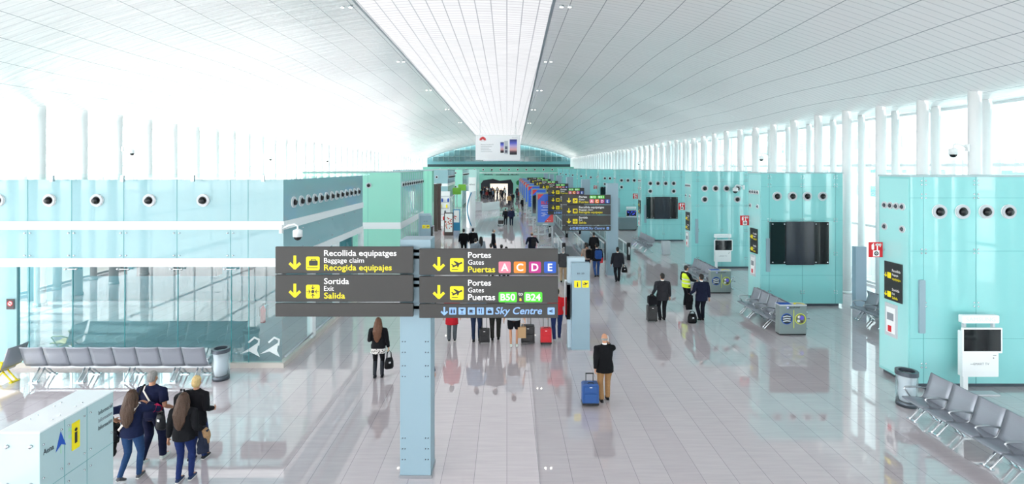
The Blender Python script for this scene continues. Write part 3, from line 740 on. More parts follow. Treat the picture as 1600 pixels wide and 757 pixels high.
o = empty('direction_sign', (wx(649, 9.73), 9.73 + .27, 0), 0, 'large near direction sign with five dark boards on a pale blue pole', 'sign')
sign_pole(o, 4.45)
mb = MB()
for z in (2.55, 2.35, 2.1, 1.9, .75, .55, .35): 
    for x in (-.24, -.19, .19, .24): mb.cyl((x, -.27, z), (x, -.285, z), .010, n=8)
mb.build('bolt', DARKSTEEL, o)
xl_, xr_ = wx(430, 9.55) - wx(649, 9.73), wx(655, 9.55) - wx(649, 9.73)
def zz(py): return wz(py, 9.55)
wl_, wr_ = (645.5 - 430) * 9.55 / F, (872 - 655) * 9.55 / F
for kind, x, y0, y1, wd in (('bag', xl_, 386, 428, wl_), ('exit', xl_, 430, 472, wl_), ('none', xl_, 474.5, 495.5, wl_), ('gates', xr_, 389, 430, wr_), ('gatesB', xr_, 432.5, 474, wr_), ('sky', xr_, 475.5, 497.5, wr_)):
    row_panel(o, x, zz(y0), kind, zz(y0) - zz(y1), wd)
mb = MB()
for z in (zz(395), zz(405), zz(440), zz(450), zz(485)): mb.box(-1.2, 1.2, -.27, -.26, z - .03, z + .03)
mb.build('mounting_bar', POLE, o)
for k, Y in enumerate((27.6, 37, 46.5, 56, 65.5, 75)):
    xr2 = wx(954, 27.6)
    if k == 0:
        o = empty('direction_sign', (xr2 + .15, Y + .4, 0), 0, 'four-board dark direction sign on a pole beside the nearest blue advert', 'sign', 'tall signs along the moving walkway')
        sign_pole(o, 4.95); z = 4.36; x0 = -2.57 - .15
        for kind, h in (('gatesG', .51), ('bag', .51), ('exit', .51), ('sky', .27)):
            row_panel(o, x0, z, kind, h, 2.565); z -= h + .035
        MB().box(-2.2, -.2, -.27, -.24, 4.2, 4.26).box(-2.2, -.2, -.27, -.24, 3.6, 3.66).box(-2.2, -.2, -.27, -.24, 3.05, 3.11).box(-2.2, -.2, -.27, -.24, 2.6, 2.66).build('mounting_bar', STEEL, o)
        base_sign = o
    else:
        o = copy_tree(base_sign); o.location = (xr2 + .15, Y + .4, 0); o['label'] = ['', 'dark direction sign second in the row behind the four-board sign', 'dark direction sign third in the receding row by the walkway', 'dark direction sign fourth in the receding row by the walkway', 'dark direction sign fifth in the receding row by the walkway', 'farthest dark direction sign of the row by the walkway'][k]
# information totems
def totem(x, Y, side, label, wd=.57):
    o = empty('information_totem', (x, Y, 0), 0, label, 'totem', 'pale information totems')
    MB().rrect(-wd / 2, wd / 2, 0, 2.78, .01, 0, .22).build('front_slab', POLE, o); MB().box(-wd / 2 - .10, wd / 2 - .12, .22, .5, 0, 2.9).build('rear_slab', mat('paler_blue_grey', '#b9ced8', .4), o)
    MB().box(-wd / 2 - .12, wd / 2 + .02, -.02, .52, 0, .03).build('base_plate', STEEL, o)
    mb = MB()
    for k in range(2): mb.rrect(-.21 + k * .25, .0 + k * .25, 2.0, 2.22, .02, -.006, 0, 0)
    mb.text('i', -.105, 2.03, .15, 1, -.006, None, .03, 'C'); icon_plane(mb, .145, 2.11, .2, -.006, 1)
    mb.build('pictogram', [YEL, INK], o)
    mb = MB(); mb.text('B1-20', 0, 2.42, .05, 0, 0, .22, 0, 'C'); mb.build('lettering', INK, o)
    x0 = -wd / 2 - .11 if side < 0 else wd / 2 + .02
    MB().box(x0 - .06, x0 + .06, -.04, .46, 1.0, 2.1).build('side_screen', SCREEN, o); MB().box(x0 - .07, x0 + .07, .44, .5, .95, 2.15).build('screen_frame', STEEL, o)
totem(wx(907.5, 16.5), 16.5, -1, 'pale totem with yellow i and plane symbols, left of the suitcase man')
totem(wx(665, 32.5), 32.5, 1, 'pale totem with yellow symbols behind the near sign pole', .75)
o = tag(MB().rrect(-.22, .22, 0, 2.55, .02, -.12, .12).box(-.26, .26, -.16, .16, 0, .05).build('totem', mat('cool_grey_blue', '#9fb2c2', .4), None, (wx(1342.5, 21.5), 21.5, 0)), 'plain grey blue totem standing between white columns at right', 'totem')
# hanging advert banner
o = empty('hanging_banner', (wx(778, 70), 70, 0), 0, 'white hanging advert banner with phones under the far ceiling', 'banner')
MB().box(-3.0, 3.0, -.06, .06, wz(250, 70), wz(211, 70)).build('banner', mat('banner_white', '#fbfcff', .5), o)
MB().box(-2.1, 3.0, 2.4, 2.5, wz(252, 72.5), wz(215, 72.5)).build('rear_banner', mat('banner_grey', '#dfe2ea', .5), o)
mb = MB()
for x in (-2.4, 2.4): mb.cyl((x, 0, wz(211, 70)), (x, 0, zc(x + wx(778, 70), 70) + .03), .03, n=6)
mb.build('hanger_rod', STEEL, o)
zt = wz(211, 70); u = 70 / F
def bx(p): return (p - 735) / 1136 * 90
mb = MB()
for k in range(8):                              # petal emblem
    a = math.radians(90 + (k - 3.5) * 25); c, s_ = math.cos(a), math.sin(a); cx, cz = -3 + 11.3 * u, zt - 8.0 * u
    R = lambda r_, t_: (cx + (r_ * c - t_ * s_), cz + (r_ * s_ + t_ * c))
    mb.prism([R(.06, 0), R(.2, .045), R(.4, .075), R(.47, 0), R(.4, -.075), R(.2, -.045)], -.07, -.06)
mb.text('HUAWEI', -3 + 11.3 * u, zt - 9.9 * u, .06, 0, -.06, .55, 0, 'C'); mb.build('emblem', RED, o)
mb = MB(); mb.text('Huawei Ascend P7', -3 + 8 * u, zt - 16 * u, .15, 0, -.06, 1.75); mb.text('Ascend', 1.9, zt - 4.6 * u, .1, 0, -.06, .7)
for k, wd in enumerate((1.5, 1.15, 1.4, 1.55)): mb.box(-3 + 8 * u, -3 + 8 * u + wd, -.065, -.06, zt - (18.6 + k * 2.6) * u, zt - (18.1 + k * 2.6) * u)
mb.build('lettering', mat('lettering_grey', '#8a9095', .5), o)
def phone_mat():
    m = mat('phone_picture', '#8080c0', .4); n = m.node_tree.nodes; l = m.node_tree.links
    t = n.new('ShaderNodeTexCoord'); s = n.new('ShaderNodeSeparateXYZ'); l.new(t.outputs['Generated'], s.inputs[0]); r = n.new('ShaderNodeValToRGB'); l.new(s.outputs[2], r.inputs[0])
    e = r.color_ramp.elements; e[0].position = .12; e[0].color = lin('#1a1626'); e[1].position = .95; e[1].color = lin('#27307c')
    for p, c in ((.2, '#5a3a4a'), (.32, '#e3a9a6'), (.55, '#c7b2e0'), (.75, '#5663d0')): q = e.new(p); q.color = lin(c)
    l.new(r.outputs[0], n['Principled BSDF'].inputs['Base Color']); return m
PHM = phone_mat()
for x0, x1, za, zb in ((53.3, 64.6, 7.0, 31), (38.8, 44.2, 11.5, 28)):
    MB().box(-3 + x0 * u, -3 + x1 * u, -.075, -.06, zt - zb * u, zt - za * u).build('phone_picture', PHM, o)
MB().box(-3 + 45 * u, -3 + 50.5 * u, -.07, -.06, zt - 30 * u, zt - 9.5 * u).box(-3 + 46 * u, -3 + 49.8 * u, -.075, -.07, zt - 22.5 * u, zt - 18 * u, 1).box(-3 + 46 * u, -3 + 49.8 * u, -.075, -.07, zt - 28 * u, zt - 24 * u, 1).build('phone_back_picture', [LGREY, mat('thumb_grey', '#55596e', .5)], o)
# blue adverts along the walkway
ADB = mat('advert_blue', '#2f6fe6', .3, noise_amt=.2, noise_scale=2); ADR = mat('advert_red', '#e33139', .3); ADF = mat('advert_frame_grey', '#8fa7ae', .35)
def advert(o, dark=False):
    MB().box(-.66, .66, -.12, .12, 1.6, 3.98).build('frame', ADF, o, bevel=.02)
    MB().box(-.56, .56, -.13, -.12, 1.85, 3.88).build('poster', ADB if not dark else mat('screen_navy', '#111829', .12, spec=.5), o)
    mb = MB().prism([(-.56, 3.88), (-.56, 3.45), (-.12, 3.88)], -.135, -.13, 0)
    if not dark: mb.prism([(-.1, 1.85), (.56, 2.6), (.56, 1.85)], -.135, -.13, 0); mb.text('BLO', -.32, 3.15, .22, 0, -.131, .6, .03)
    else: mb.prism([(-.12, 3.88), (-.56, 3.45), (-.56, 3.38), (.56, 3.6), (.56, 3.88)], -.134, -.13, 1)
    mb.build('poster_print', [ADR, ADB], o)
    if not dark:
        mb = MB()
        for k, (z, a, b) in enumerate(((3.02, -.33, .3), (2.9, -.2, .2), (2.72, -.3, .25), (2.5, -.3, .0), (2.4, -.2, .1), (2.3, -.3, -.05), (2.55, .1, .4))): mb.box(a, b, -.136, -.13, z, z + .03)
        mb.text('b', .1, 1.93, .07, 0, -.136, .3); mb.build('poster_lettering', SWHITE, o)
    mb = MB()
    for x in (-.5, .5): mb.box(x - .06, x + .06, -.06, .06, 0, 1.6)
    for k in range(4): mb.tube([(-.45, 0, .1 + k * .36), (.45, 0, .42 + k * .36)], .025, 6)
    mb.box(-.6, .6, -.3, .3, 0, .05); mb.build('stand', LGREY, o)
    MB().box(-.2, .2, -.13, -.12, 1.68, 1.74).build('maker_plate', SWHITE, o)
adv = None
for k in range(8):
    Y = 37.7 + 7.4 * k
    lab = ['nearest blue and red advert board beside the four-board sign', 'advert board with a dark screen just behind the nearest one', 'blue advert board third in the walkway row', 'blue advert board fourth in the walkway row', 'blue advert board fifth in the walkway row', 'blue advert board sixth in the walkway row', 'blue advert board seventh in the walkway row', 'farthest blue advert board of the walkway row'][k]
    if k in (0, 1):
        o = empty('advert_board', (2.78, Y, 0), 0, lab, 'advert', 'advert boards along the walkway'); advert(o, k == 1)
        if k == 0: adv = o
    else:
        o = copy_tree(adv); o.location = (2.72, Y, 0); o['label'] = lab
# moving walkways
def walkway(xa, xb, ya, yb, label):
    o = empty('moving_walkway', ((xa + xb) / 2, ya, 0), 0, label, 'walkway', 'moving walkways')
    hw = (xb - xa) / 2; d = yb - ya
    MB().box(-hw + .25, hw - .25, 0, d, .005, .03).build('tread', mat('walkway_tread', '#70757a', .5, noise_amt=.1), o)
    MB().box(-hw + .25, hw - .25, 0, .5, .03, .034).build('comb_plate', STEEL, o)
    for sx in (-1, 1):
        MB().box(sx * hw - .12, sx * hw + .12, -.1, d, 0, .22).build('skirt', STEEL, o, bevel=.02)
        MB().add([(sx * hw, .25, .22), (sx * hw, d, .22), (sx * hw, d, .95), (sx * hw, .25, .95)], [(0, 1, 2, 3)]).build('balustrade', GL_RAIL, o)
        pts = [(sx * hw, .3 + .4 * math.cos(a) - .3, .60 + .38 * math.sin(a)) for a in [PI * 1.5 - PI * i / 10 for i in range(11)]]
        MB().tube(pts + [(sx * hw, d, .98)], .045, 8).build('handrail', mat('handrail_light', '#dfe6e8', .35), o)
        mb = MB()
        for k in range(max(2, int(d / 2.2))): mb.box(sx * hw - .03, sx * hw + .03, 1.2 + k * 2.2, 1.26 + k * 2.2, .22, .95)
        mb.build('glazing_post', STEEL, o)
        MB().box(sx * hw - .10, sx * hw + .10, -.35, -.15, .02, 1.1).build('newel', RUB, o, bevel=.02)
walkway(3.55, 4.95, 32.8, 38.4, 'short near moving walkway right beside the nearest blue advert')
walkway(3.55, 4.95, 43.4, 104, 'long moving walkway beyond the gap beside the advert row')
walkway(6.2, 7.6, 32.8, 104, 'right hand moving walkway with people in dark clothes riding it')
# ---------------------------------------------------------------- information counter at near left
o = empty('information_counter', (wx(62, 7.1), 7.1, 0), 0, 'white glass information box at the bottom left corner', 'counter')
cw, cl, ch = .56, 1.33, 2.2
CG = mat('milky_glass', '#b7d2d6', .06, spec=.6); CT = mat('milky_glass_top', '#eef5f7', .08, spec=.6)
MB().box(-cw, 0, 0, cl, .05, ch - .02).build('body', CG, o, bevel=.006)
MB().box(-cw + .05, -.05, .05, cl - .05, 0, .05).build('plinth', DARKSTEEL, o)
MB().box(-cw - .01, .01, -.01, cl + .01, ch - .02, ch).build('top', CT, o)
mb = MB()
for y in (.40, .80): mb.box(0, .003, y - .003, y + .003, .05, ch - .02)
mb.box(0, .003, 0, cl, ch - .84, ch - .835); mb.build('panel_joint', SEAM, o)
mb = MB()
for y in (.34, .46, .74, .86):
    for z in (ch - .14, ch - .70, ch - .95, ch - 1.5): mb.cyl((0, y, z), (.016, y, z), .013, n=10)
    for x in (-.12, -.44): mb.cyl((x, y, ch), (x, y, ch + .014), .013, n=10)
for y in (.05, cl - .05):
    for z in (ch - .2, ch - .66): mb.cyl((0, y, z), (.016, y, z), .013, n=10)
for x in (-.12, -.44):
    for z in (ch - .2, ch - .72): mb.cyl((x, 0, z), (x, -.022, z), .026, n=12); mb.ball((x, -.02, z), (.022, .012, .022))
mb.build('bolt', BOLT, o)
mb = MB(); mb.text('Aena', .05, ch - .35, .075, 0, 0, .17, .01)
mb.prism([(.25, ch - .42), (.33, ch - .16), (.42, ch - .40), (.34, ch - .35)], -.003, 0, 1); mb.box(.33, .34, -.003, 0, ch - .48, ch - .36, 2)
mb.text('Aeroports', .46, ch - .24, .06, 2, 0, .18, .01); mb.text('Aeropuertos', .46, ch - .34, .06, 2, 0, .21, .01)
mb.build('lettering', [mat('aena_grey', '#39424a', .5), BLUE, mat('pale_green_print', '#a9e2b4', .5)], o, (.002, 0, 0), PI / 2)
mb = MB().rrect(.52, .66, ch - .55, ch - .15, .01, -.006, 0, 0); mb.text('i', .59, ch - .45, .22, 1, -.006, .05, .03, 'C'); mb.build('pictogram', [YEL, INK], o, (.002, 0, 0), PI / 2)
mb = MB()
for k, t in enumerate(('Informació', 'Information', 'Información')): mb.text(t, 1.02, ch - .26 - k * .12, .065, 0 if k != 1 else 1, 0, .28)
mb.build('side_lettering', [mat('aena_grey', '#39424a', .5), GREY], o, (.002, 0, 0), PI / 2)
# ---------------------------------------------------------------- bench seating
def bench_parts(o, n, sp=.62, trim=None, seatm=None):
    W = n * sp; sm = seatm or SEATGREY
    MB().box(-W / 2, W / 2, -.045, .045, .29, .36).build('beam', STEEL, o, bevel=.01)
    prof_s = [(.30, .415), (.28, .44), (.1, .43), (-.12, .41), (-.2, .43)]
    prof_b = [(-.19, .43), (-.25, .55), (-.33, .80), (-.38, .97), (-.40, .985)]
    def shell(prof, hw, t):
        mb = MB(); k = len(prof); nx = 6; vs = []
        for i in range(nx + 1):
            x = -hw + 2 * hw * i / nx; q = .02 * (2 * i / nx - 1) ** 2
            for (y, z) in prof: vs.append((x, y + q * .4, z + q * .6))
        fs = [(i * k + j, i * k + j + 1, (i + 1) * k + j + 1, (i + 1) * k + j) for i in range(nx) for j in range(k - 1)]
        b = len(vs); off = Vector((0, -t * .8, -t * .8)); vs += [tuple(Vector(v) + off) for v in vs]
        fs += [tuple(reversed([b + a for a in f])) for f in list(fs)]
        for i in range(nx): fs += [(i * k, (i + 1) * k, b + (i + 1) * k, b + i * k), ((i + 1) * k + k - 1, i * k + k - 1, b + i * k + k - 1, b + (i + 1) * k + k - 1)]
        for j in range(k - 1): fs += [(j + 1, j, b + j, b + j + 1), (nx * k + j, nx * k + j + 1, b + nx * k + j + 1, b + nx * k + j)]
        return mb.add(vs, fs, 0, True)
    s0 = b0 = None
    for i in range(n):
        x = -W / 2 + sp * (i + .5)
        if s0 is None:
            s0 = shell(prof_s, sp / 2 - .014, .03).build('seat', sm if trim is None else [trim], o, (x, 0, 0)); b0 = shell(prof_b, sp / 2 - .012, .03).build('backrest', sm, o, (x, 0, 0))
        else:
            for q in (s0, b0):
                c = q.copy(); COL.objects.link(c); c.parent = o; c.location = (x, 0, 0)
    a0 = l0 = None
    for i in range(n + 1):
        x = -W / 2 + sp * i
        if a0 is None:
            mb = MB(); mb.tube([(0, -.26, .62), (0, -.05, .66), (0, .2, .655), (0, .24, .63), (0, .18, .55), (0, .05, .36)], [.02, .022, .022, .02, .016, .018], 8); mb.tube([(0, -.26, .62), (0, -.2, .45), (0, 0, .34)], .016, 8); a0 = mb.build('armrest', trim or STEEL, o, (x, 0, 0))
        else:
            c = a0.copy(); COL.objects.link(c); c.parent = o; c.location = (x, 0, 0)
    xs = [-W / 2 + sp * (.5 + 2 * i) + (.0 if i else 0) for i in range((n + 1) // 2)]
    if n > 2 and xs[-1] < W / 2 - sp: xs.append(W / 2 - sp * .5)
    for x in xs:
        if l0 is None:
            mb = MB()
            for sx in (-.07, .07):
                mb.tube([(sx, .03, .31), (sx, .10, .22), (sx, .26, .05), (sx, .30, .02)], [.022, .02, .02, .022], 8); mb.tube([(sx, -.03, .31), (sx, -.10, .22), (sx, -.26, .05), (sx, -.30, .02)], [.022, .02, .02, .022], 8)
            for sy in (.29, -.29): mb.box(-.12, .12, sy - .04, sy + .04, 0, .025)
            l0 = mb.build('leg', trim if trim else BOLT, o, (x, 0, 0))
        else:
            c = l0.copy(); COL.objects.link(c); c.parent = o; c.location = (x, 0, 0)
def bench(n, x, y, rz, label, trim=None):
    o = empty('bench_seating', (x, y, 0), rz, label, 'bench', 'rows of grey airport seats'); bench_parts(o, n, trim=trim); return o
bench(8, wx(185, 14.2), 14.35, 0, 'row of eight grey seats seen from behind before the glass room')
bench(1, -13.62, 14.12, PI / 2, 'bench end with yellow seat and frame at the left edge', mat('yellow_frame', '#f0dc2c', .35))
bench(8, 9.55, 9.75, PI / 2, 'nearest long row of grey seats at the bottom right corner')
bench(4, 9.56, 19.75, PI / 2, 'row of seats behind the nearest poster cube, facing the aisle'); bench(4, 10.46, 19.75, -PI / 2, 'seats back to back behind the nearest poster cube, facing the teal block')
bench(5, 9.56, 26.1, PI / 2, 'row of seats behind the second poster cube, by the yellow-vested person'); bench(5, 10.46, 26.1, -PI / 2, 'seats back to back behind the second poster cube, facing the block')
bench(6, 9.62, 37.1, PI / 2, 'far row of seats behind the small grey end box, below the wide black display')
bench(4, 14.5, 19.2, -PI / 2, 'seats facing the window wall behind the half hidden row beside white columns')
bench(5, 13.6, 18.6, PI / 2, 'row of seats beside the white columns, half hidden by the nearest teal block')
# poster cubes at bench ends
CUBEM = mat('cube_grey_metal', '#8d9b9b', .3, metal=.3)
def cube(x, Y, label):
    o = empty('poster_cube', (x, Y, 0), 0, label, 'display cube', 'grey poster cubes')
    MB().box(-.465, .465, 0, .30, .05, 1.02).build('body', CUBEM, o, bevel=.01); MB().box(-.47, .47, -.005, .305, 1.02, 1.06).build('top_rail', LGREY, o); MB().box(-.45, .45, .02, .28, 0, .05).build('plinth', BLACK, o)
    mb = MB()
    mb.circ(-.22, .57, .19, -.006, 0, 0); mb.circ(-.22, .57, .165, -.009, -.006, 1)
    for z in (.66, .58, .50): mb.stroke([(-.35, z - .02), (-.22, z + .01), (-.1, z - .01)], .04, -.012, -.009, 2)
    mb.circ(.25, .57, .19, -.006, 0, 3); mb.circ(.25, .57, .165, -.009, -.006, 4); mb.circ(.29, .61, .08, -.012, -.009, 5, 12); mb.circ(.2, .64, .05, -.012, -.009, 6, 12); mb.circ(.18, .5, .05, -.012, -.009, 2, 12); mb.circ(.3, .48, .04, -.012, -.009, 7, 12)
    mb.box(.01, .03, -.006, 0, .25, .88, 3)
    mb.build('poster_print', [BLUE, mat('print_dark', '#273036', .5), mat('print_silver', '#cfd8dc', .4), mat('print_yellow', '#d9e04a', .5), mat('print_olive', '#6d7358', .5), mat('print_violet', '#6a5fd0', .5), SWHITE, mat('print_brown', '#4a3b3b', .5)], o)
    mb = MB().box(-.45, -.02, .02, .29, 1.06, 1.066, 0); mb.circ(-.19, .9 + .06, .05, -.012, -.004, 2, 12); mb.ring(-.19, .96, .03, .05, -.014, -.012, 0, 12)
    mb.text('ELLIPUNT', -.12, .94, .05, 3, -.006, .36, .01)
    vs = []; fs = []
    for i in range(13):
        a = PI * i / 12
        for r in (.12, .19): vs.append((.24 + r * math.cos(a), .02 + r * 1.3 * math.sin(a), 1.068))
    for i in range(12): fs.append((i * 2, i * 2 + 1, i * 2 + 3, i * 2 + 2))
    mb.add(vs, fs, 1); mb.build('top_print', [BLUE, YEL, SWHITE, INK], o)
cube(9.88, 18.0, 'nearer grey poster cube with two round pictures at the end of the seats')
cube(9.85, 24.0, 'farther grey poster cube with round pictures beside the navy-suited man')
o = tag(MB().box(-.26, .26, 0, .3, .04, .85).box(-.22, .22, .03, .27, 0, .04).box(-.28, .28, -.02, .32, .85, .89).build('bench_end_box', LGREY, None, (wx(1041.5, 34.6), 34.6, 0)), 'small light grey box ending the far row of seats', 'display cube')
o = empty('glass_counter', (wx(981, 48), 48, 0), 0, 'low grey glass counter near the far screen kiosk', 'counter')
MB().box(-.85, .85, 0, .5, .1, 1.15).build('body', mat('smoke_grey_glass', '#77868c', .05, spec=.6), o); MB().box(-.9, .9, -.05, .55, 1.15, 1.2).build('top', STEEL, o); MB().box(-.8, .8, .05, .45, 0, .1).build('plinth', BLACK, o)
# litter bins
def bin_(x, y, label):
    o = empty('litter_bin', (x, y, 0), 0, label, 'bin', 'clear litter bins')
    MB().tube([(0, 0, 0), (0, 0, .1), (0, 0, .12)], [.22, .22, .20], 28).build('base', DARKSTEEL, o)
    MB().tube([(0, 0, .1), (0, 0, .78)], [.225, .225], 28, caps=False).build('clear_body', GL_BIN, o)
    mb = MB().tube([(0, 0, .12), (0, 0, .3), (.01, 0, .5), (0, 0, .76)], [.15, .18, .17, .20], 24)
    for v in range(len(mb.v)): mb.v[v] = tuple(Vector(mb.v[v]) * (1 + .04 * noise.noise(Vector(mb.v[v]) * 14)))
    mb.build('bag', mat('white_bin_bag', '#e8edf2', .4), o)
    mb = MB(); mb.ring(0, 0, .17, .24, -.05, .05, 0, 28); mb.v = [(a, c, b + .8) for a, b, c in mb.v]; mb.build('rim', DARKSTEEL, o)
bin_(-7.84, 14.3, 'clear litter bin at the right end of the eight grey seats')
bin_(9.75, 12.72, 'litter bin at the far end of the nearest long row of seats')
# domed cameras on curved arms
def cctv(x, y, z, sx, label, r=.13):
    o = empty('dome_camera', (x, y, z), 0, label, 'camera', 'dome security cameras')
    MB().box(-.05 * sx - .04, -.05 * sx + .04, -.06, .06, -.02, .22).build('wall_plate', WHITE, o)
    MB().tube([(-.05 * sx, 0, .1), (.15 * sx, 0, .2), (.34 * sx, 0, .24), (.42 * sx, 0, .18), (.42 * sx, 0, .08)], .025, 8).build('arm', WHITE, o)
    MB().tube([(.42 * sx, 0, .1), (.42 * sx, 0, .06), (.42 * sx, 0, -.12)], [.05, r, r], 18).build('housing', WHITE, o); MB().ball((.42 * sx, 0, -.12), (r * .85, r * .85, r * .85)).build('dome', SCREEN, o)
def snap(y): return 10.9 + 2.2 * round((y - 10.9) / 2.2)
cctv(wx(441, 14.9) - .0, 14.95, wz(364, 14.9), 1, 'white dome camera on the corner of the glass room, above the near sign')
for k, (px, py, Y) in enumerate(((1558, 236, 17.5), (1186, 246, 30.7), (1018, 255, 59))): cctv(15.40, snap(Y), H + (VY - py) * Y / F, -1, ['dome camera on a column above the nearest teal block', 'dome camera on a column right of the six-nozzle block', 'far dome camera high on the right columns'][k])
cctv(wx(1163, 29.5), 29.7, wz(296, 29.5), -1, 'dome camera on the teal block behind the yellow vest', .15)
for k, (px, py, Y) in enumerate(((186, 236, 26.2), (419, 247, 42), (505, 250, 56))): cctv(-19.32, snap(19.4 * F / (VX - px)), H + (VY - py) * (19.4 * F / (VX - px)) / F, 1, ['dome camera on a left column, nearest of the bright side', 'second dome camera along the bright left columns', 'third dome camera along the bright left columns'][k])
# ---------------------------------------------------------------- people
def remeshed(mb, voxel, smooth=2, wob=0):
    me = bpy.data.meshes.new('tmp'); me.from_pydata(mb.v, [], mb.f)
    bm = bmesh.new(); bm.from_mesh(me); bmesh.ops.recalc_face_normals(bm, faces=bm.faces); bm.to_mesh(me); bm.free()
    o = bpy.data.objects.new('tmp', me); COL.objects.link(o)
    m = o.modifiers.new('r', 'REMESH'); m.mode = 'VOXEL'; m.voxel_size = voxel
    if smooth: q = o.modifiers.new('s', 'SMOOTH'); q.iterations = smooth; q.factor = .5
    dg = bpy.context.evaluated_depsgraph_get(); out = bpy.data.meshes.new_from_object(o.evaluated_get(dg))
    bpy.data.objects.remove(o); bpy.data.meshes.remove(me)
    if wob < 0:
        for v in out.vertices: v.co += v.normal * (-wob * (noise.noise(Vector((v.co.x * 70, v.co.y * 70, v.co.z * 7))) + .4 * noise.noise(Vector((v.co.x * 18, v.co.y * 18, v.co.z * 5)))))
    elif wob:
        pass
        for v in out.vertices:
            n = noise.noise(Vector((v.co.x * 9, v.co.y * 9, v.co.z * 13))) + .5 * noise.noise(v.co * 24)
            v.co += v.normal * (n * wob)
    out.polygons.foreach_set('use_smooth', [True] * len(out.polygons))
    return out
def put(name, me, mats, parent):
    me.name = name; me.materials.clear()
    for m in (mats if isinstance(mats, (list, tuple)) else [mats]): me.materials.append(m)
    o = bpy.data.objects.new(name, me); COL.objects.link(o); o.parent = parent
    return o
def ik(a, c, l1, l2, pole):
    a, c = Vector(a), Vector(c); d = c - a; L_ = d.length
    if L_ > (l1 + l2) * .998: c = a + d.normalized() * (l1 + l2) * .998; d = c - a; L_ = d.length
    q = (l1 * l1 - l2 * l2 + L_ * L_) / (2 * L_); h = math.sqrt(max(0, l1 * l1 - q * q)); u = d.normalized()
    p = Vector(pole); p = (p - u * p.dot(u)).normalized()
    return a + u * q + p * h, c
SKIN = mat('skin_light', '#c08c6e', .6); EYE = mat('eye_dark', '#2a2020', .3); LIP = mat('lip', '#b8706a', .5)
HAIRC = {k: mat('hair_' + k, v, .6, noise_amt=.35, noise_scale=40, bump=.5) for k, v in dict(brown='#4a3426', dark='#1b1613', blond='#cfb37c', grey='#8f8d8b', black='#0e0d0e', auburn='#5d3a24').items()}
LAST = {}
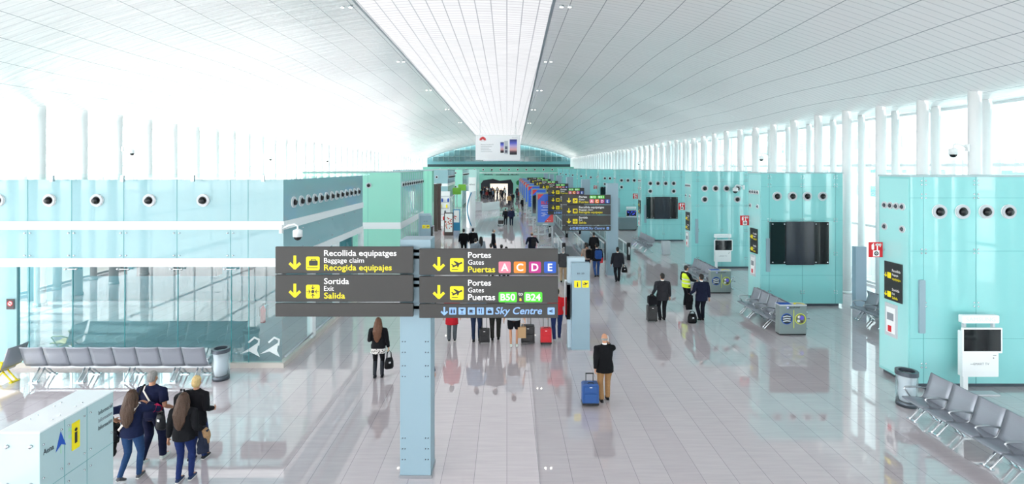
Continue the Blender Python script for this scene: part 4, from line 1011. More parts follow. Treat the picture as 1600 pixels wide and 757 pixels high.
def person(label, x, y, h, face=0, top='#15171c', top_len=.80, sleeve=1, bottom='#17191f', legs='trousers', shoes='#111214', hair=('short', 'dark'), step=(.0, .0), lift=(0, 0), arms=None, fem=False, lod=0, lean=0, sit=False, group=None, skirt=None, extra=None, curl=(.5, .5), poles=None, socks=None, wide=1.0):
    """face: 0 looks away from the camera (+Y), degrees counter-clockwise"""
    o = empty('person', (x, y, 0), math.radians(face), label, 'person', group)
    s = h / 1.75; o.scale = (s, s, s)
    vox = (.0075, .012, .02)[lod]; cvox = (.013, .016, .022)[lod]
    fw = (1.10 if fem else 1.22) * wide
    ank = []; drop = 0
    for k, sx in enumerate((-1, 1)):
        a = Vector((sx * .095, step[k], .09 + lift[k])); ank.append(a)
        need = a.z + math.sqrt(max(.1, .856 ** 2 - a.y ** 2)); drop = max(drop, .93 - need)
    if sit: drop = .40
    hz = .93 - drop; T = lambda px, py, pz: Vector((px, py + lean * max(0, pz - .95), pz - drop))
    knees = []
    for k, sx in enumerate((-1, 1)):
        kn, an = ik((sx * .09 * fw, 0, hz), ank[k], .44, .42, (sx * .05, 1, .6 if sit else 0)); knees.append(kn); ank[k] = an
    shw = .185 * fw
    sh = [T(-shw, -.01, 1.395), T(shw, -.01, 1.395)]
    arms = arms or ((-.27, .05, .84), (.27, .05, .84)); elb = []; wri = []
    for k, sx in enumerate((-1, 1)):
        t = T(arms[k][0] * (1 + (fw - 1) * .85 if abs(arms[k][0]) > .15 else 1), *arms[k][1:]); pl = (poles[k] if poles and poles[k] else (sx * .22, -1, -.35))
        e, w_ = ik(sh[k], t, .285, .25, pl); elb.append(e); wri.append(w_)
    # ---- body: one continuous skin
    B = MB(); n = 12
    tor = [(.82, .09, .08, 0), (.90, .140, .095, 0), (1.0, .138, .092, 0), (1.10, .128, .086, .01), (1.22, .148, .096, .01), (1.34, .168, .098, 0), (1.42, .15, .08, -.01), (1.47, .07, .06, -.005)]
    B.tube([T(0, q[3], q[0]) for q in tor], [(q[1] * fw, q[2]) for q in tor], 16, ref=(0, 1, 0))
    B.tube([T(0, -.01, 1.42), T(0, 0, 1.50), T(0, .012, 1.56)], [.062, .054, .054], n)
    hc = T(0, .02, 1.635)
    B.ball(hc + Vector((0, -.008, .02)), (.074, .093, .098), 18, 12)
    B.ball(hc + Vector((0, .022, -.05)), (.056, .066, .068), 14, 9)
    B.ball(hc + Vector((0, .03, -.092)), (.035, .045, .028), 10, 7)
    B.tube([hc + Vector((0, .082, .022)), hc + Vector((0, .104, -.018)), hc + Vector((0, .094, -.032))], [.010, .016, .014], 8)
    for sx in (-1, 1):
        B.tube([hc + Vector((sx * .070, -.012, .022)), hc + Vector((sx * .082, -.02, .0)), hc + Vector((sx * .070, -.008, -.03))], [(.010, .016), (.011, .020), (.009, .012)], 8)
        B.ball(hc + Vector((sx * .028, .078, -.058)), (.02, .012, .007), 8, 5)
    for k, sx in enumerate((-1, 1)):
        B.tube([T(sx * .10, -.005, 1.405), sh[k], (sh[k] + elb[k]) / 2, elb[k], (elb[k] * 2 + wri[k]) / 3, wri[k]], [.06, .056, .048, .040, .040, .027], n)
        B.ball(sh[k], .052)
        d = (wri[k] - elb[k]).normalized()
        inw = Vector((-sx, 0, 0)); inw = inw - d * inw.dot(d)
        nrm = inw.normalized() if inw.length > .2 else Vector((0, 0, -1))
        u = d.cross(nrm); u = u if u.y > 0 or (abs(u.y) < .3 and u.z > 0) else -u
        B.tube([wri[k], wri[k] + d * .03, wri[k] + d * .09], [(.026, .018), (.038, .017), (.042, .014)], 10, ref=tuple(nrm))
        if lod < 2:
            cu = curl[k]
            for f, (off, ln) in enumerate(((.032, .070), (.011, .080), (-.011, .074), (-.032, .058))):
                p0 = wri[k] + d * .085 + u * off; a1 = cu * .6; a2 = cu * 1.5
                d1 = d * math.cos(a1) + nrm * math.sin(a1); d2 = d * math.cos(a2) + nrm * math.sin(a2)
                B.tube([p0 - d * .02, p0, p0 + d1 * ln * .5, p0 + d1 * ln * .5 + d2 * ln * .5], [.0095, .0095, .009, .0078], 8)
            p0 = wri[k] + d * .03 + u * .03; d1 = (d * .7 + u * .7 + nrm * .2).normalized(); d2 = (d * .95 + nrm * .3 + u * .2).normalized()
            B.tube([p0 - u * .015, p0 + d1 * .035, p0 + d1 * .035 + d2 * .035], [.013, .011, .009], 8)
        else:
            B.tube([wri[k] + d * .08, wri[k] + d * .16], [(.038, .013), (.02, .012)], 8, ref=tuple(nrm))
        hp = Vector((sx * .09 * fw, 0, hz))
        B.tube([hp + Vector((0, 0, .02)), hp - (hp - knees[k]) * .3, knees[k], knees[k] + (ank[k] - knees[k]) * .3, ank[k]], [.072, .068, .047, .047, .034], n)
        toe = ank[k] + Vector((0, .15, -.055 - lift[k] * .8)); heel = ank[k] + Vector((0, -.04, -.045))
        B.tube([heel, ank[k] + Vector((0, .03, -.04 - lift[k] * .2)), toe], [.032, .038, .028], 8)
    me = remeshed(B, vox, 2 if lod < 2 else 1)
    body = put('body', me, [SKIN, EYE, LIP], o)
    for p in me.polygons:
        c = p.center - hc
        if c.y > .06:
            if abs(abs(c.x) - .029) < .013 and abs(c.z - .026) < .008: p.material_index = 1
            elif abs(c.x) < .024 and abs(c.z + .058) < .009: p.material_index = 2
    # ---- shirt / jacket
    J = MB(); e_ = .022
    rows = [(top_len, .194 if top_len < .9 else .180, .140), (.95, .190, .142), (1.08, .162, .118), (1.22, .178, .125), (1.34, .195, .122), (1.41, .165, .098), (1.455, .105, .082), (1.485, .072, .068)]
    if top_len > .93: rows[1] = ((top_len + 1.08) / 2, .172, .122)
    if top_len < .7: rows[0] = (top_len, .21, .16)
    J.tube([T(0, 0, q[0]) for q in rows], [(q[1] * fw, q[2]) for q in rows], 18, ref=(0, 1, 0))
    for k, sx in enumerate((-1, 1)):
        if sleeve >= 1: J.tube([T(sx * .09, -.005, 1.40), sh[k] + Vector((0, 0, -.005)), (sh[k] + elb[k]) / 2, elb[k], (elb[k] + wri[k]) / 2, wri[k] - (wri[k] - elb[k]).normalized() * .015], [.076, .077, .073, .065, .058, .047], n)
        else: J.tube([T(sx * .09, -.005, 1.40), sh[k] + Vector((0, 0, -.005)), sh[k] + (elb[k] - sh[k]) * (.75)], [.076, .078, .076], n)
        J.ball(sh[k] + Vector((0, 0, -.010)), .073)
    put('jacket' if sleeve >= 1 else 'shirt', remeshed(J, cvox, 3, .006), fab(top), o)
    if sleeve >= 1 and not fem and lod < 2: MB().tube([T(0, -.002, 1.47), T(0, .0, 1.512)], [(.066, .064), (.060, .060)], 16, ref=(0, 1, 0)).build('shirt_collar', SWHITE, o)
    # ---- legs
    if legs != 'none':
        G = MB()
        r = {'trousers': (.114, .104, .080, .073, .064), 'jeans': (.108, .098, .072, .068, .052), 'slim': (.104, .092, .066, .062, .045), 'shorts': (.108, .105, .095, 0, 0)}[legs]
        G.tube([T(0, 0, .83), T(0, 0, .92), T(0, 0, 1.02)], [(.14 * fw, .098), (.170 * fw, .112), (.155 * fw, .10)], 16, ref=(0, 1, 0))
        for k, sx in enumerate((-1, 1)):
            hp = Vector((sx * .086 * fw, 0, hz))
            if legs == 'shorts': G.tube([hp, hp - (hp - knees[k]) * .4, hp - (hp - knees[k]) * .85], r[:3], n)
            else: G.tube([hp, hp - (hp - knees[k]) * .35, knees[k], knees[k] + (ank[k] - knees[k]) * .35, ank[k] + Vector((0, -.005, -.02))], r, n)
        put(legs if legs in ('trousers', 'jeans', 'shorts') else 'trousers', remeshed(G, cvox, 3, .005), fab(bottom), o)
    if skirt:
        K = MB(); K.tube([T(0, 0, skirt[1]), T(0, 0, .92), T(0, 0, 1.0)], [(.205 * fw, .165), (.182 * fw, .135), (.165 * fw, .118)], 18, ref=(0, 1, 0))
        put('skirt', remeshed(K, cvox, 2, .006), skirt[0], o)
    if socks:
        for k in (0, 1):
            S_ = MB(); S_.tube([knees[k] + (ank[k] - knees[k]) * .10, knees[k] + (ank[k] - knees[k]) * .4, ank[k] + Vector((0, 0, -.02))], [.066, .066, .052], n)
            put('boot_shaft', remeshed(S_, cvox, 1, .002), fab(socks, .45), o)
    for k in (0, 1):
        S_ = MB(); a = ank[k]; fl = .012 if lift[k] < .05 else .012
        toe = a + Vector((0, .175, -.062 - lift[k] * .85)); ball_ = a + Vector((0, .10, -.055 - lift[k] * .6)); heel = a + Vector((0, -.055, -.05 + lift[k] * .25))
        S_.tube([heel, a + Vector((0, -.02, -.045 + lift[k] * .1)), a + Vector((0, .04, -.045 - lift[k] * .25)), ball_, toe], [(.034, .036), (.040, .045), (.042, .045), (.046, .032), (.034, .024)], 12, ref=(0, 0, 1))
        if lod < 2:
            S_.v = [(vx_, vy_, max(vz_, .004)) for vx_, vy_, vz_ in S_.v]
            so = put('shoe', remeshed(S_, .011, 2), fab(shoes if isinstance(shoes, str) else shoes[0], .6), o)
            Q = MB(); Q.tube([heel + Vector((0, .0, -.028)), ball_ + Vector((0, 0, -.024)), toe + Vector((0, -.01, -.018))], [(.037, .010), (.047, .010), (.033, .009)], 12, ref=(0, 0, 1))
            Q.build('sole', mat('sole_white', '#dcdcd8', .6) if not isinstance(shoes, str) else RUB, so)
        else: S_.build('shoe', fab(shoes, .6), o)
    # ---- hair
    st, hcn = hair; Hh = MB(); hm = HAIRC[hcn]
    if st == 'bald':
        Hh.tube([hc + Vector((.071 * math.cos(t), -.012 + .090 * math.sin(t), -.016)) for t in [PI * (1 + i / 10) for i in range(11)]], [(.012, .034)] * 11, 8, ref=(0, 0, 1))
    else:
        Hh.ball(hc + Vector((0, -.022, .034)), (.083, .094, .094), 16, 11); Hh.ball(hc + Vector((0, -.045, -.012)), (.074, .068, .085), 14, 9)
        if st == 'bob': Hh.ball(hc + Vector((0, -.04, -.02)), (.088, .075, .10), 14, 9)
        if st == 'long':
            Hh.tube([hc + Vector((0, -.05, .09)), hc + Vector((0, -.085, 0)), T(.005, -.125, 1.50), T(-.005, -.150, 1.38), T(.008, -.160, 1.25), T(-.01, -.155, 1.15), T(0, -.15, 1.08)], [(.066, .055), (.098, .06), (.118, .052), (.128, .044), (.116, .036), (.075, .028), (.03, .016)], 14, ref=(0, 1, 0))
            for sx in (-1, 1): Hh.tube([hc + Vector((sx * .06, -.01, .05)), hc + Vector((sx * .085, -.01, -.06)), T(sx * .11, -.04, 1.46), T(sx * .09, -.12, 1.33)], [(.03, .05), (.026, .045), (.03, .05), (.02, .03)], 10)
        if st == 'tail': Hh.tube([hc + Vector((0, -.10, .05)), hc + Vector((0, -.15, .0)), T(0, -.15, 1.5), T(0, -.14, 1.36)], [.03, .035, .032, .012], 10)
    put('hair', remeshed(Hh, (.009, .013, .02)[lod], 2, -.009), hm, o)
    LAST.clear(); LAST.update(o=o, s=s, wri=wri, elb=elb, sh=sh, hc=hc, T=T, drop=drop)
    return o
def world_pt(v):
    o = LAST['o']; a = o.rotation_euler[2]; q = Vector(v) * LAST['s']
    return Vector((o.location.x + q.x * math.cos(a) - q.y * math.sin(a), o.location.y + q.x * math.sin(a) + q.y * math.cos(a), q.z))
def strap(name, pts, wd, m, parent):     # flat band along body-space points
    MB().tube(pts, [(wd, .006)] * len(pts), 8, ref=(0, 1, 0)).build(name, m, parent)
def suitcase(label, x, y, rz, w_, h_, d, col, hand=None, ribs=True, group=None, name='suitcase'):
    o = empty(name, (x, y, 0), rz, label, 'suitcase', group); m = mat('case_' + col.lstrip('#'), col, .38, bump=.2, noise_scale=60)
    MB().rrect(-w_ / 2, w_ / 2, .06, h_, .05, -d / 2, d / 2).build('shell', m, o, bevel=.018)
    mb = MB()
    mb.rrect(-w_ * .38, w_ * .38, .12, h_ * .58, .03, -d / 2 - .03, -d / 2); mb.rrect(-w_ * .36, w_ * .36, h_ * .64, h_ * .90, .03, -d / 2 - .02, -d / 2); mb.build('front_pocket', m, o, bevel=.01)
    MB().box(-w_ / 2 - .004, w_ / 2 + .004, -d / 2 - .01, d / 2 + .01, .05, .10).build('base_guard', BLACK, o, bevel=.01)
    for sx in (-1, 1): MB().cyl((sx * w_ * .40 - .012, 0, .035), (sx * w_ * .40 + .012, 0, .035), .035, n=14).box(sx * w_ * .4 - .02, sx * w_ * .4 + .02, -.02, .02, .04, .07).build('wheel', RUB, o)
    MB().tube([(-.07, -d / 2 + .03, h_), (-.06, -d / 2 + .03, h_ + .025), (.06, -d / 2 + .03, h_ + .025), (.07, -d / 2 + .03, h_)], .011, 8).build('carry_handle', BLACK, o)
    MB().box(-.03, .03, -d / 2 - .034, -d / 2 - .028, h_ * .86, h_ * .89).build('tag', SWHITE, o)
    if hand:
        top = hand - h_; mb = MB()
        for sx in (-1, 1): mb.tube([(sx * w_ * .22, d / 2 - .04, h_ - .02), (sx * w_ * .22, d / 2 - .04, h_ + top)], .010, 8)
        mb.tube([(-w_ * .25, d / 2 - .04, hand), (w_ * .25, d / 2 - .04, hand)], .016, 8); mb.build('pull_handle', BLACK, o)
    return o
def handbag(label, p, w_, h_, d, col, drop=.22, rz=0, name='handbag'):
    o = empty(name, (p[0], p[1], p[2] - drop - h_), rz, label, 'bag'); m = fab(col, .5)
    mb = MB(); mb.tube([(0, 0, 0), (0, 0, h_ * .15), (0, 0, h_ * .6), (0, 0, h_)], [(w_ * .42, d * .4), (w_ / 2, d / 2), (w_ * .48, d * .45), (w_ * .36, d * .22)], 16, ref=(0, 1, 0)); mb.build('pouch', m, o)
    for sy in (-1, 1): MB().tube([(-w_ * .25, sy * d * .2, h_ * .95), (-w_ * .2, sy * d * .15, h_ + drop * .7), (0, 0, h_ + drop), (w_ * .2, sy * d * .15, h_ + drop * .7), (w_ * .25, sy * d * .2, h_ * .95)], .010, 8).build('handle', m, o)
    MB().box(-.03, .03, -d / 2 - .006, -d / 2 + .002, h_ * .55, h_ * .7).build('clasp', BOLT, o)
    return o
def backpack(label, x, y, z, face, col, w_=.30, h_=.46, d=.16, name='backpack'):
    o = empty(name, (x, y, z), math.radians(face), label, 'bag'); m = fab(col, .6)
    MB().rrect(-w_ / 2, w_ / 2, 0, h_, .09, -d, 0).build('shell', m, o, bevel=.03)
    MB().rrect(-w_ * .36, w_ * .36, .05, h_ * .5, .05, -d - .05, -d + .01).build('front_pocket', m, o, bevel=.015)
    for sx in (-1, 1): MB().tube([(sx * .09, -.02, h_ - .04), (sx * .10, .05, h_ + .02), (sx * .11, .14, h_ - .02), (sx * .12, .17, h_ - .2), (sx * .10, .06, .08)], [(.022, .006)] * 5, 8).build('shoulder_strap', m, o)
    MB().tube([(-.03, -.03, h_), (-.03, -.03, h_ + .04), (.03, -.03, h_ + .04), (.03, -.03, h_)], .008, 6).build('grab_handle', m, o)
    return o
def coat(label, p, ln, wd, col, rz=0, fur=None):       # a garment hanging over an arm
    o = empty('coat', (p[0], p[1], p[2]), rz, label, 'coat'); m = fab(col)
    mb = MB(); mb.tube([(0, 0, .03), (0, .01, -.05), (.01, 0, -ln * .4), (-.01, .01, -ln * .8), (0, 0, -ln)], [(wd * .35, .05), (wd * .45, .075), (wd * .5, .07), (wd * .52, .06), (wd * .5, .035)], 16, ref=(0, 1, 0))
    o2 = put('cloth', remeshed(mb, .014, 2, .012), m, o)
    q = MB(); q.tube([(wd * .3, -.05, 0), (wd * .35, -.06, -ln * .35), (wd * .25, -.05, -ln * .62)], [.045, .042, .035], 10); put('empty_sleeve', remeshed(q, .014, 2, .008), m, o)
    if fur:
        q = MB(); q.tube([(wd * .1, -.04, .02), (wd * .42, -.05, -.10), (wd * .40, -.03, -.26)], [.05, .062, .04], 12); put('fur_trim', remeshed(q, .012, 1, .016), mat('fur_tan', '#9a7a58', .9, noise_amt=.4, noise_scale=50), o)
    return o
def hx(px, Y): return wx(px, Y)
STW = mat('strap_cream', '#e5dcd2', .7); STB = fab('#15161a')
# --- family group walking away at lower left
Y = 9.68; X = hx(206, Y)
p = person('person with long brown hair in a navy sweater, elbow raised showing a pink patch', X, Y, 1.67, 6, '#17203f', .86, 1, '#2a4770', 'slim', ('#5a5a60',), ('long', 'brown'), (-.22, .06), (.10, 0), ((-.30, -.02, 1.20), (.16, .20, 1.40)), True, 0, poles=((-1, -.6, -.2), (1, -.2, -.5)))
T = LAST['T']; sh, el = LAST['sh'], LAST['elb']
MB().tube([sh[1] + (el[1] - sh[1]) * .75, el[1], el[1] + (LAST['wri'][1] - el[1]) * .35], [.072, .076, .070], 12).build('sleeve_patch', fab('#c2295a'), p)
strap('bag_strap', [T(.13, -.03, 1.475), T(.11, -.118, 1.42), T(-.02, -.152, 1.22), T(-.17, -.125, 1.03), T(-.215, -.02, .96)], .020, STW, p)
handbag('small dark shoulder bag at the hip of the person in the navy sweater', world_pt(T(-.25, -.05, 1.02)), .16, .16, .08, '#15171c', .04, PI / 2, 'shoulder_bag')
coat('dark olive coat hanging from the arm of the person in the navy sweater', world_pt(LAST['wri'][0] + Vector((-.02, 0, -.08))), .62, .20, '#2b2c2a', PI / 2)
Y = 10.25; X = hx(238, Y)
p = person('grey-haired person in a navy t-shirt with a cream bag strap across the back', X, Y, 1.80, -4, '#141b3a', .90, .5, '#161c38', 'trousers', ('#cfd8d4',), ('short', 'grey'), (-.16, .16), (.05, 0), ((-.22, .12, 1.02), (.27, .14, 1.00)), False, 0, wide=1.0)
T = LAST['T']
strap('bag_strap', [T(-.10, -.06, 1.475), T(-.075, -.13, 1.42), T(.05, -.147, 1.25), T(.17, -.138, 1.10), T(.235, -.05, 1.0)], .018, STW, p)
strap('backpack_strap', [T(-.15, .0, 1.49), T(-.15, -.10, 1.44), T(-.16, -.135, 1.34)], .024, STB, p)
handbag('black and grey messenger bag at the hip of the person in the navy t-shirt', world_pt(T(.27, -.13, 1.03)), .24, .30, .10, '#1b1d22', .03, -.3, 'messenger_bag')
Y = 9.62; X = hx(287, Y)
p = person('person with long straight brown hair in a short black jacket and blue jeans', X, Y, 1.64, 2, '#17181c', .84, 1, '#1c2c5e', 'slim', ('#2b3a5c',), ('long', 'brown'), (-.02, .08), (0, .0), ((-.27, .0, .86), (.27, .10, .98)), True, 0)
T = LAST['T']
coat('dark coat with tan fur trim over the arm of the person in the black jacket', world_pt(LAST['wri'][1] + Vector((.02, .02, .0))), .46, .20, '#232a3c', .3, True)
Y = 10.3; X = hx(307, Y)
p = person('person with short blond hair in a long open black coat and blue jeans', X, Y, 1.68, -6, '#141419', .78, 1, '#22315e', 'jeans', ('#23262c',), ('bob', 'blond'), (-.06, .10), (.02, 0), ((-.24, .16, 1.05), (.22, .18, 1.02)), True, 0, wide=1.0)
T = LAST['T']
K = MB(); K.tube([T(.05, -.02, .56), T(.03, -.02, .8), T(0, 0, 1.0)], [(.17, .11), (.18, .13), (.175, .125)], 16, ref=(0, 1, 0)); put('coat_tail', remeshed(K, .014, 2, .008), fab('#141419'), p)
backpack('black backpack slung on the shoulder of the blond person', *(world_pt(T(-.17, -.13, 1.06))), -6, '#101116', .26, .40, .14)
# --- woman with handbag
Y = 14.37; X = hx(591, Y)
PRINT = mat('monochrome_print', '#cfcac8', .8); 
n_ = PRINT.node_tree.nodes; l_ = PRINT.node_tree.links; t_ = n_.new('ShaderNodeTexCoord'); v_ = n_.new('ShaderNodeTexVoronoi'); v_.inputs['Scale'].default_value = 22; l_.new(t_.outputs['Object'], v_.inputs['Vector']); r_ = n_.new('ShaderNodeValToRGB'); r_.color_ramp.interpolation = 'CONSTANT'; r_.color_ramp.elements[0].color = lin('#3b3836'); r_.color_ramp.elements[1].position = .38; r_.color_ramp.elements[1].color = lin('#d8d4d0'); l_.new(v_.outputs['Distance'], r_.inputs[0]); l_.new(r_.outputs[0], n_['Principled BSDF'].inputs['Base Color'])
p = person('person with long auburn hair in a black jacket, printed skirt and knee boots', X, Y, 1.66, 3, '#121317', .86, 1, '#0f1014', 'slim', '#1a1c22', ('long', 'auburn'), (-.05, .05), (.02, 0), ((-.17, .18, 1.16), (.27, .04, .84)), True, 0, skirt=(PRINT, .74), socks='#1c2028', curl=(.5, 1.3))
handbag('black handbag in the hand of the auburn-haired person', world_pt(LAST['wri'][1] + (LAST['wri'][1] - LAST['elb'][1]).normalized() * .10), .26, .30, .13, '#0e0f13', .20, .5)
# --- elderly man with phone and blue suitcase
Y = 12.95; X = hx(945, Y)
p = person('balding person on the phone in a black jacket and tan trousers', X, Y, 1.66, 4, '#0f1014', .76, 1, '#9a7650', 'trousers', '#16161a', ('bald', 'grey'), (-.06, .08), (0, 0), ((-.24, -.12, .84), (.13, .11, 1.47)), False, 0, lean=.03, poles=(None, (.7, -.1, -1)), curl=(1.3, 1.0), wide=1.0)
hd = world_pt(LAST['wri'][0] + (LAST['wri'][0] - LAST['elb'][0]).normalized() * .09)
suitcase('blue trolley suitcase pulled by the balding person on the phone', hx(921.5, 12.75), hd.y - .10, 0, .40, .56, .24, '#23508f', hd.z)
ph = world_pt(LAST['hc'] + Vector((.098, .02, -.02))); tag(MB().rrect(-.035, .035, -.07, .07, .01, -.005, .005).build('mobile_phone', SWHITE, None, tuple(ph), PI / 2), 'white mobile phone held to the ear of the balding person', 'phone')
# --- suited men and person in vest
Y = 19.75; X = hx(1035, Y)
p = person('person in a dark grey suit pulling a stacked black trolley bag', X, Y, 1.79, 0, '#2b2c31', .76, 1, '#1d1e23', 'trousers', '#101114', ('short', 'dark'), (-.05, .10), (.03, 0), ((-.33, -.05, .98), (.25, .06, .84)), False, 1, curl=(1.3, .5))
hd = world_pt(LAST['wri'][0])
suitcase('black trolley bag with a second bag on top, beside the grey-suited person', hx(1018.5, 19.6), hd.y - .1, 0, .36, .62, .24, '#15161a', hd.z - .04)
o = tag(MB().rrect(-.16, .16, 0, .32, .06, -.10, .10).tube([(-.06, 0, .31), (-.05, 0, .37), (.05, 0, .37), (.06, 0, .31)], .012, 6).build('travel_bag', fab('#14151a'), None, (hx(1018.5, 19.6), hd.y - .12, .655), bevel=.02), 'black travel bag strapped on top of the black trolley bag', 'bag')
Y = 21.9; X = hx(1072, Y)
VEST = mat('hi_vis_yellow', '#d8f22a', .6)
p = person('person in a yellow high visibility vest turned towards the navy-suited person', X, Y, 1.68, -70, '#14161b', .86, 1, '#12141c', 'trousers', '#101114', ('short', 'dark'), (.0, .0), (0, 0), ((-.20, .22, 1.12), (.18, .36, 1.10)), False, 1)
T = LAST['T']; V = MB(); V.tube([T(0, 0, .80), T(0, 0, .95), T(0, 0, 1.08), T(0, 0, 1.22), T(0, 0, 1.34), T(0, 0, 1.42)], [(.235, .142), (.232, .146), (.212, .136), (.228, .142), (.225, .138), (.15, .112)], 18, ref=(0, 1, 0)); vo = put('vest', remeshed(V, .014, 2, .004), VEST, p)
for z, w_ in ((.98, .236), (1.14, .224)): MB().tube([T(0, 0, z), T(0, 0, z + .05)], [(w_, .150), (w_, .150)], 18, ref=(0, 1, 0), caps=False).build('reflective_band', mat('reflective_silver', '#dfe3e2', .3), vo)
Y = 19.7; X = hx(1096, Y)
p = person('person in a navy suit carrying dark garments beside the yellow vest', X, Y, 1.77, 5, '#141a30', .76, 1, '#10131f', 'trousers', '#101114', ('short', 'dark'), (-.08, .10), (.05, 0), ((-.36, .05, 1.0), (.26, .0, .84)), False, 1, wide=1.0)
hd = world_pt(LAST['wri'][0]); coat('dark coat held by the person in the navy suit', (hd.x - .02, hd.y, hd.z - .03), .56, .26, '#0e0f14')
handbag('round black bag low beside the person in the navy suit', (hx(1081, 19.5), 19.45, .442), .36, .34, .20, '#0d0e12', .10, 0, 'travel_bag')
Y = 26.4; X = hx(965, Y)
p = person('person in a dark suit walking away beside the pole of the four-board sign', X, Y, 1.76, 0, '#23252c', .76, 1, '#191b22', 'trousers', '#101114', ('short', 'black'), (-.18, .16), (.06, 0), None, False, 1)
hd = world_pt(LAST['wri'][1]); handbag('dark bag in the hand of the person beside the sign pole', (hd.x + .04, hd.y, hd.z - .04), .30, .26, .12, '#17181c', .1)
Y = 26.3; X = hx(880, Y)
person('person in a grey jacket and beige trousers walking past the end of the sign boards', X, Y, 1.74, -8, '#3d3e40', .78, 1, '#a08a70', 'trousers', '#22201f', ('short', 'grey'), (-.10, .12), (.03, 0), None, False, 1)
hd = world_pt(LAST['wri'][1]); handbag('small dark bag carried by the person in beige trousers', (hd.x, hd.y, hd.z - .05), .24, .2, .1, '#1a1b1f', .08)
Y = 28.0; X = hx(917, Y)
p = person('person in a beige top carrying a black backpack behind the pale totem', X, Y, 1.72, 0, '#a39286', .88, .5, '#1e2536', 'jeans', '#202227', ('short', 'dark'), (-.08, .1), (.02, 0), None, False, 1)
backpack('black backpack worn by the person in the beige top', *(world_pt(LAST['T'](.06, -.15, .98))), 0, '#121317')
Y = 27.6; X = hx(932.5, Y)
p = person('person in black with a bright blue backpack and jeans', X, Y, 1.78, 4, '#14151a', .84, 1, '#2c4a80', 'jeans', '#1d2027', ('short', 'black'), (-.12, .12), (.04, 0), None, False, 1)
backpack('bright blue backpack worn by the person in black', *(world_pt(LAST['T'](0.03, -.15, .98))), 4, '#23498a', .36)
tag(MB().rrect(-.1, .1, -.25, .05, .03, -.05, .05).build('waist_jacket', RED, None, tuple(world_pt(LAST['T'](.22, .02, .98)))), 'red garment at the waist of the person with the blue backpack', 'garment')
# --- group behind the near sign
Y = 17.35; X = hx(706, Y)
p = person('person in a flared red coat and grey trousers, half hidden behind the near sign', X, Y, 1.66, 0, '#b4202c', .62, 1, '#4b5157', 'trousers', ('#2a2b2e',), ('bob', 'dark'), (-.05, .06), (.02, 0), None, True, 1)
Y = 17.4; X = hx(744.5, Y)
person('person in dark jeans next to the smaller black trolley under the sign', X, Y, 1.76, 0, '#5f7f9c', .88, 1, '#1f2c46', 'jeans', '#1b1d22', ('short', 'dark'), (-.04, .06), (0, 0), ((-.26, .05, .84), (.3, -.04, .95)), False, 1)
suitcase('smaller black trolley under the near sign, between jeans and dark trousers', hx(757, 17.25), 17.22, 0, .34, .48, .22, '#131418', .96, group=None)
Y = 17.45; X = hx(774, Y)
person('person in dark grey trousers mid-stride under the near sign', X, Y, 1.80, 0, '#1d1e22', .80, 1, '#2c2d2b', 'trousers', '#141518', ('short', 'black'), (-.12, .14), (.05, 0), None, False, 1, wide=1.0)
Y = 16.85; X = hx(803, Y)
person('person in black shorts with bare legs and green and white sneakers', X, Y, 1.76, 0, '#a9b4bb', .88, .5, '#15161b', 'shorts', ('#cfd9d2',), ('short', 'brown'), (-.03, .06), (.02, 0), ((-.27, .05, .84), (.29, -.02, .88)), False, 1)
hd = world_pt(LAST['wri'][1])
suitcase('larger black suitcase beside the bare-legged person in shorts', hx(825, 17.1), 17.2, 0, .44, .60, .26, '#17181c', .95)
o = empty('paper_bag', (hx(815.5, 16.8), 16.86, .30), 0, 'brown paper carrier bag beside the larger black suitcase', 'bag'); KR = mat('kraft_paper', '#b5946d', .8)
MB().box(-.13, .13, -.06, .06, 0, .34).build('paper_body', KR, o); MB().tube([(-.06, 0, .33), (-.05, 0, .46), (.05, 0, .46), (.06, 0, .33)], .008, 6).build('handle', KR, o)
Y = 17.4; X = hx(870, Y)
person('person in a red t-shirt and jeans at the right end of the near sign', X, Y, 1.76, 0, '#c9252d', .90, .5, '#22315c', 'jeans', ('#c9ccd2',), ('short', 'dark'), (-.18, .16), (.05, 0), ((-.28, -.1, .86), (.27, .0, .84)), False, 1, curl=(1.3, .5))
suitcase('red trolley suitcase pulled by the person in the red t-shirt', hx(852.5, 17.2), 17.1, 0, .36, .55, .24, '#c8202b', .92)
Y = 12.5; X = hx(653, Y)
person('person in navy walking behind the pole of the near sign, one arm showing', X, Y, 1.74, 0, '#141c3c', .84, 1, '#1b1d26', 'trousers', '#15161a', ('short', 'dark'), (-.04, .08), (.0, 0), ((-.25, .05, .84), (.33, .05, .86)), False, 1)
Y = 17.5; X = hx(667, Y)
person('person in black almost hidden behind the near sign pole', X, Y, 1.72, 0, '#121317', .78, 1, '#121317', 'trousers', '#121317', ('short', 'black'), (-.04, .06), (0, 0), None, False, 1)
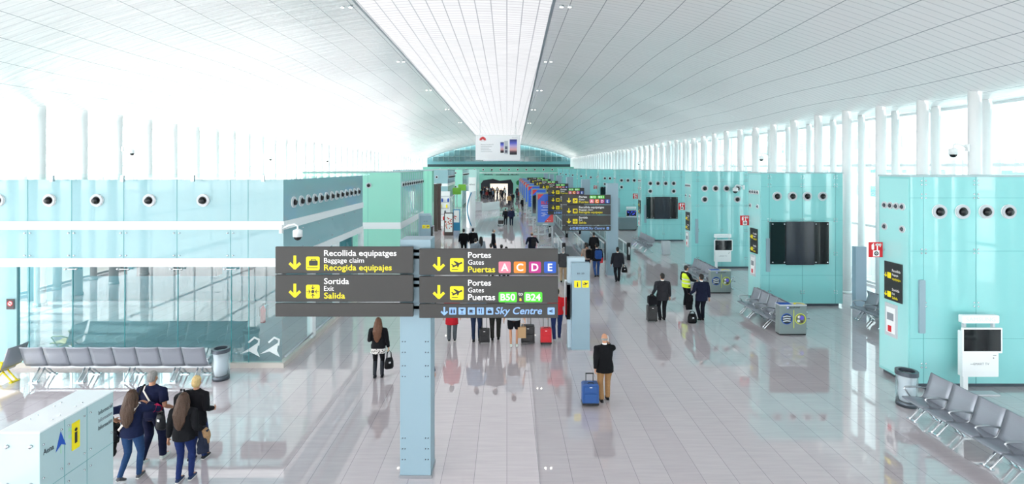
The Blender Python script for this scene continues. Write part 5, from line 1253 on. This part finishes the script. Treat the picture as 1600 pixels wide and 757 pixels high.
# --- middle distance
MID = [(724.5, 358, 1.76, '#111216', '#121317', 'short', 'black', 0, 'person in a black suit, left of two suited figures above the near sign'),
       (739, 357, 1.78, '#131419', '#14151b', 'short', 'black', 0, 'person in a black suit with a white collar, right of the two suited figures'),
       (743, 373, 1.72, '#7d8791', '#2a3040', 'short', 'dark', 0, 'person in a grey hooded top just above the near sign'),
       (751.5, 370, 1.62, '#9aa3ad', '#1c2030', 'long', 'black', 0, 'person with long black hair beside the grey hooded top'),
       (771, 358, 1.78, '#14161c', '#191d2a', 'short', 'grey', -75, 'person standing side-on in a dark jacket in the middle of the hall'),
       (767, 381, 1.74, '#1b1d24', '#1b1d24', 'short', 'black', 0, 'person with black hair whose head and collar just clear the sign'),
       (783.5, 382.5, 1.72, '#8d949e', '#1b1d24', 'short', 'black', 0, 'person with dark hair showing only a head over the sign, next to the side-on person'),
       (791, 386, 1.70, '#3a3d46', '#1b1d24', 'short', 'black', 0, 'person showing only the top of a dark head over the sign, rightmost of three heads'),
       (831, 363.5, 1.76, '#151a2a', '#12141b', 'bald', 'dark', 0, 'person in dark navy with elbows out and a black bag near the adverts')]
for px, py, h, tc_, bc, hs, hcn, fc, lb in MID:
    Y = F * (H - h) / (py - VY); arms = ((-.30, -.06, 1.02), (.34, .12, 1.10)) if px == 831 else None
    person(lb, hx(px, Y), Y, h, fc, tc_, .78, 1, bc, 'trousers', '#101114', (hs, hcn), (-.06, .08), (.02, 0), arms, hs == 'long', 1)
    if px == 831: backpack('black backpack on the person with elbows out near the adverts', *(world_pt(LAST['T'](.10, -.15, .92))), 0, '#17181d')
FAR = [(790, 352, 1.70, '#1d2026', '#1a1c22', 'person in black pushing a luggage cart in the middle distance'), (799, 353, 1.80, '#222a44', '#1b2136', 'person in a blue-grey suit next to the luggage cart'), (817, 330, 1.76, '#101217', '#101217', 'person in black walking alone left of the advert row'),
       (928, 407, 1.74, '#101116', '#101116', 'person in long black clothes on the right hand walkway'), (912, 385, 1.74, '#1b1f2d', '#16181f', 'person in dark navy farther along the right hand walkway'),
       (795.5, 322, 1.75, '#b08f62', '#24262e', 'person in a tan jacket walking before the far crowd'), (801, 318, 1.72, '#1d2027', '#1d2027', 'person in black right of the tan jacket before the far crowd')]
for px, py, h, tc_, bc, lb in FAR:
    Y = gy(py)
    person(lb, hx(px, Y), Y, h, 0, tc_, .62 if px == 925 else .80, 1, bc, 'trousers', '#111214', ('short', 'black'), (-.05, .08), (.02, 0), None, False, 2)
o = empty('luggage_cart', (hx(782.5, 52), 52.0, 0), 0, 'luggage cart with dark bags beside the black-clad person in the middle distance', 'cart')
MB().box(-.3, .3, -.4, .4, .16, .2).tube([(-.28, .38, .18), (-.28, .42, 1.0), (.28, .42, 1.0), (.28, .38, .18)], .02, 8).build('frame', STEEL, o); MB().rrect(-.27, .27, .2, .55, .05, -.36, .3).build('basket', BLACK, o, bevel=.02)
for sx, sy in ((-.25, -.35), (.25, -.35), (-.25, .35), (.25, .35)): MB().cyl((sx - .02, sy, .08), (sx + .02, sy, .08), .08, n=12).box(sx - .015, sx + .015, sy - .015, sy + .015, .08, .17).build('wheel', RUB, o)
r = random.Random(11)
cols = ['#14151a', '#1b2236', '#2a2d33', '#20242c', '#39404d', '#111318', '#5a6a80', '#a58a66', '#d8d8d8', '#7f2f30']
protos = []; taken = [(hx(795.5, gy(322)), gy(322)), (hx(801, gy(318)), gy(318))]
for k in range(34):
    for t in range(400):
        px = r.uniform(745, 821) if k % 2 else r.uniform(745, 785); py = r.uniform(304.5, 313); Y = gy(py)
        if (Y < 95 or hx(px, Y) > -5.0) and all((hx(px, Y) - a) ** 2 + (Y - b) ** 2 > 1.1 for a, b in taken): break
    taken.append((hx(px, Y), Y))
    if k < 10:
        o = person('x', hx(px, Y), Y, r.uniform(1.62, 1.84), r.choice((0, 0, 180, 90, -60)), cols[k], .8, 1, r.choice(('#16181e', '#1c2233', '#2a2c30')), 'trousers', '#111214', (r.choice(('short', 'short', 'long')), r.choice(('black', 'brown', 'dark', 'blond'))), (-.06, .08), (.02, 0), None, r.random() < .4, 2); protos.append(o)
    else:
        src = protos[r.randrange(10)]; o = copy_tree(src); o.location = (hx(px, Y), Y, 0); o.rotation_euler[2] = r.uniform(-3, 3)
    tint = ('black', 'navy', 'dark grey', 'charcoal', 'slate', 'black', 'blue-grey', 'tan', 'white', 'dark red')[k if k < 10 else protos.index(src)]
    o['label'] = 'distant person in a %s top in the crowd before the far shop portal' % tint; o['category'] = 'person'; o['group'] = 'distant crowd before the far shop portal'
person('person with dark hair sitting with their back to the hall beyond the nearest teal block', 14.42, 19.5, 1.7, -90, '#8ea0a8', .86, 1, '#3a4250', 'trousers', '#202227', ('short', 'dark'), (.42, .42), (0, 0), ((-.2, .22, .92), (.2, .22, .92)), False, 2, sit=True)
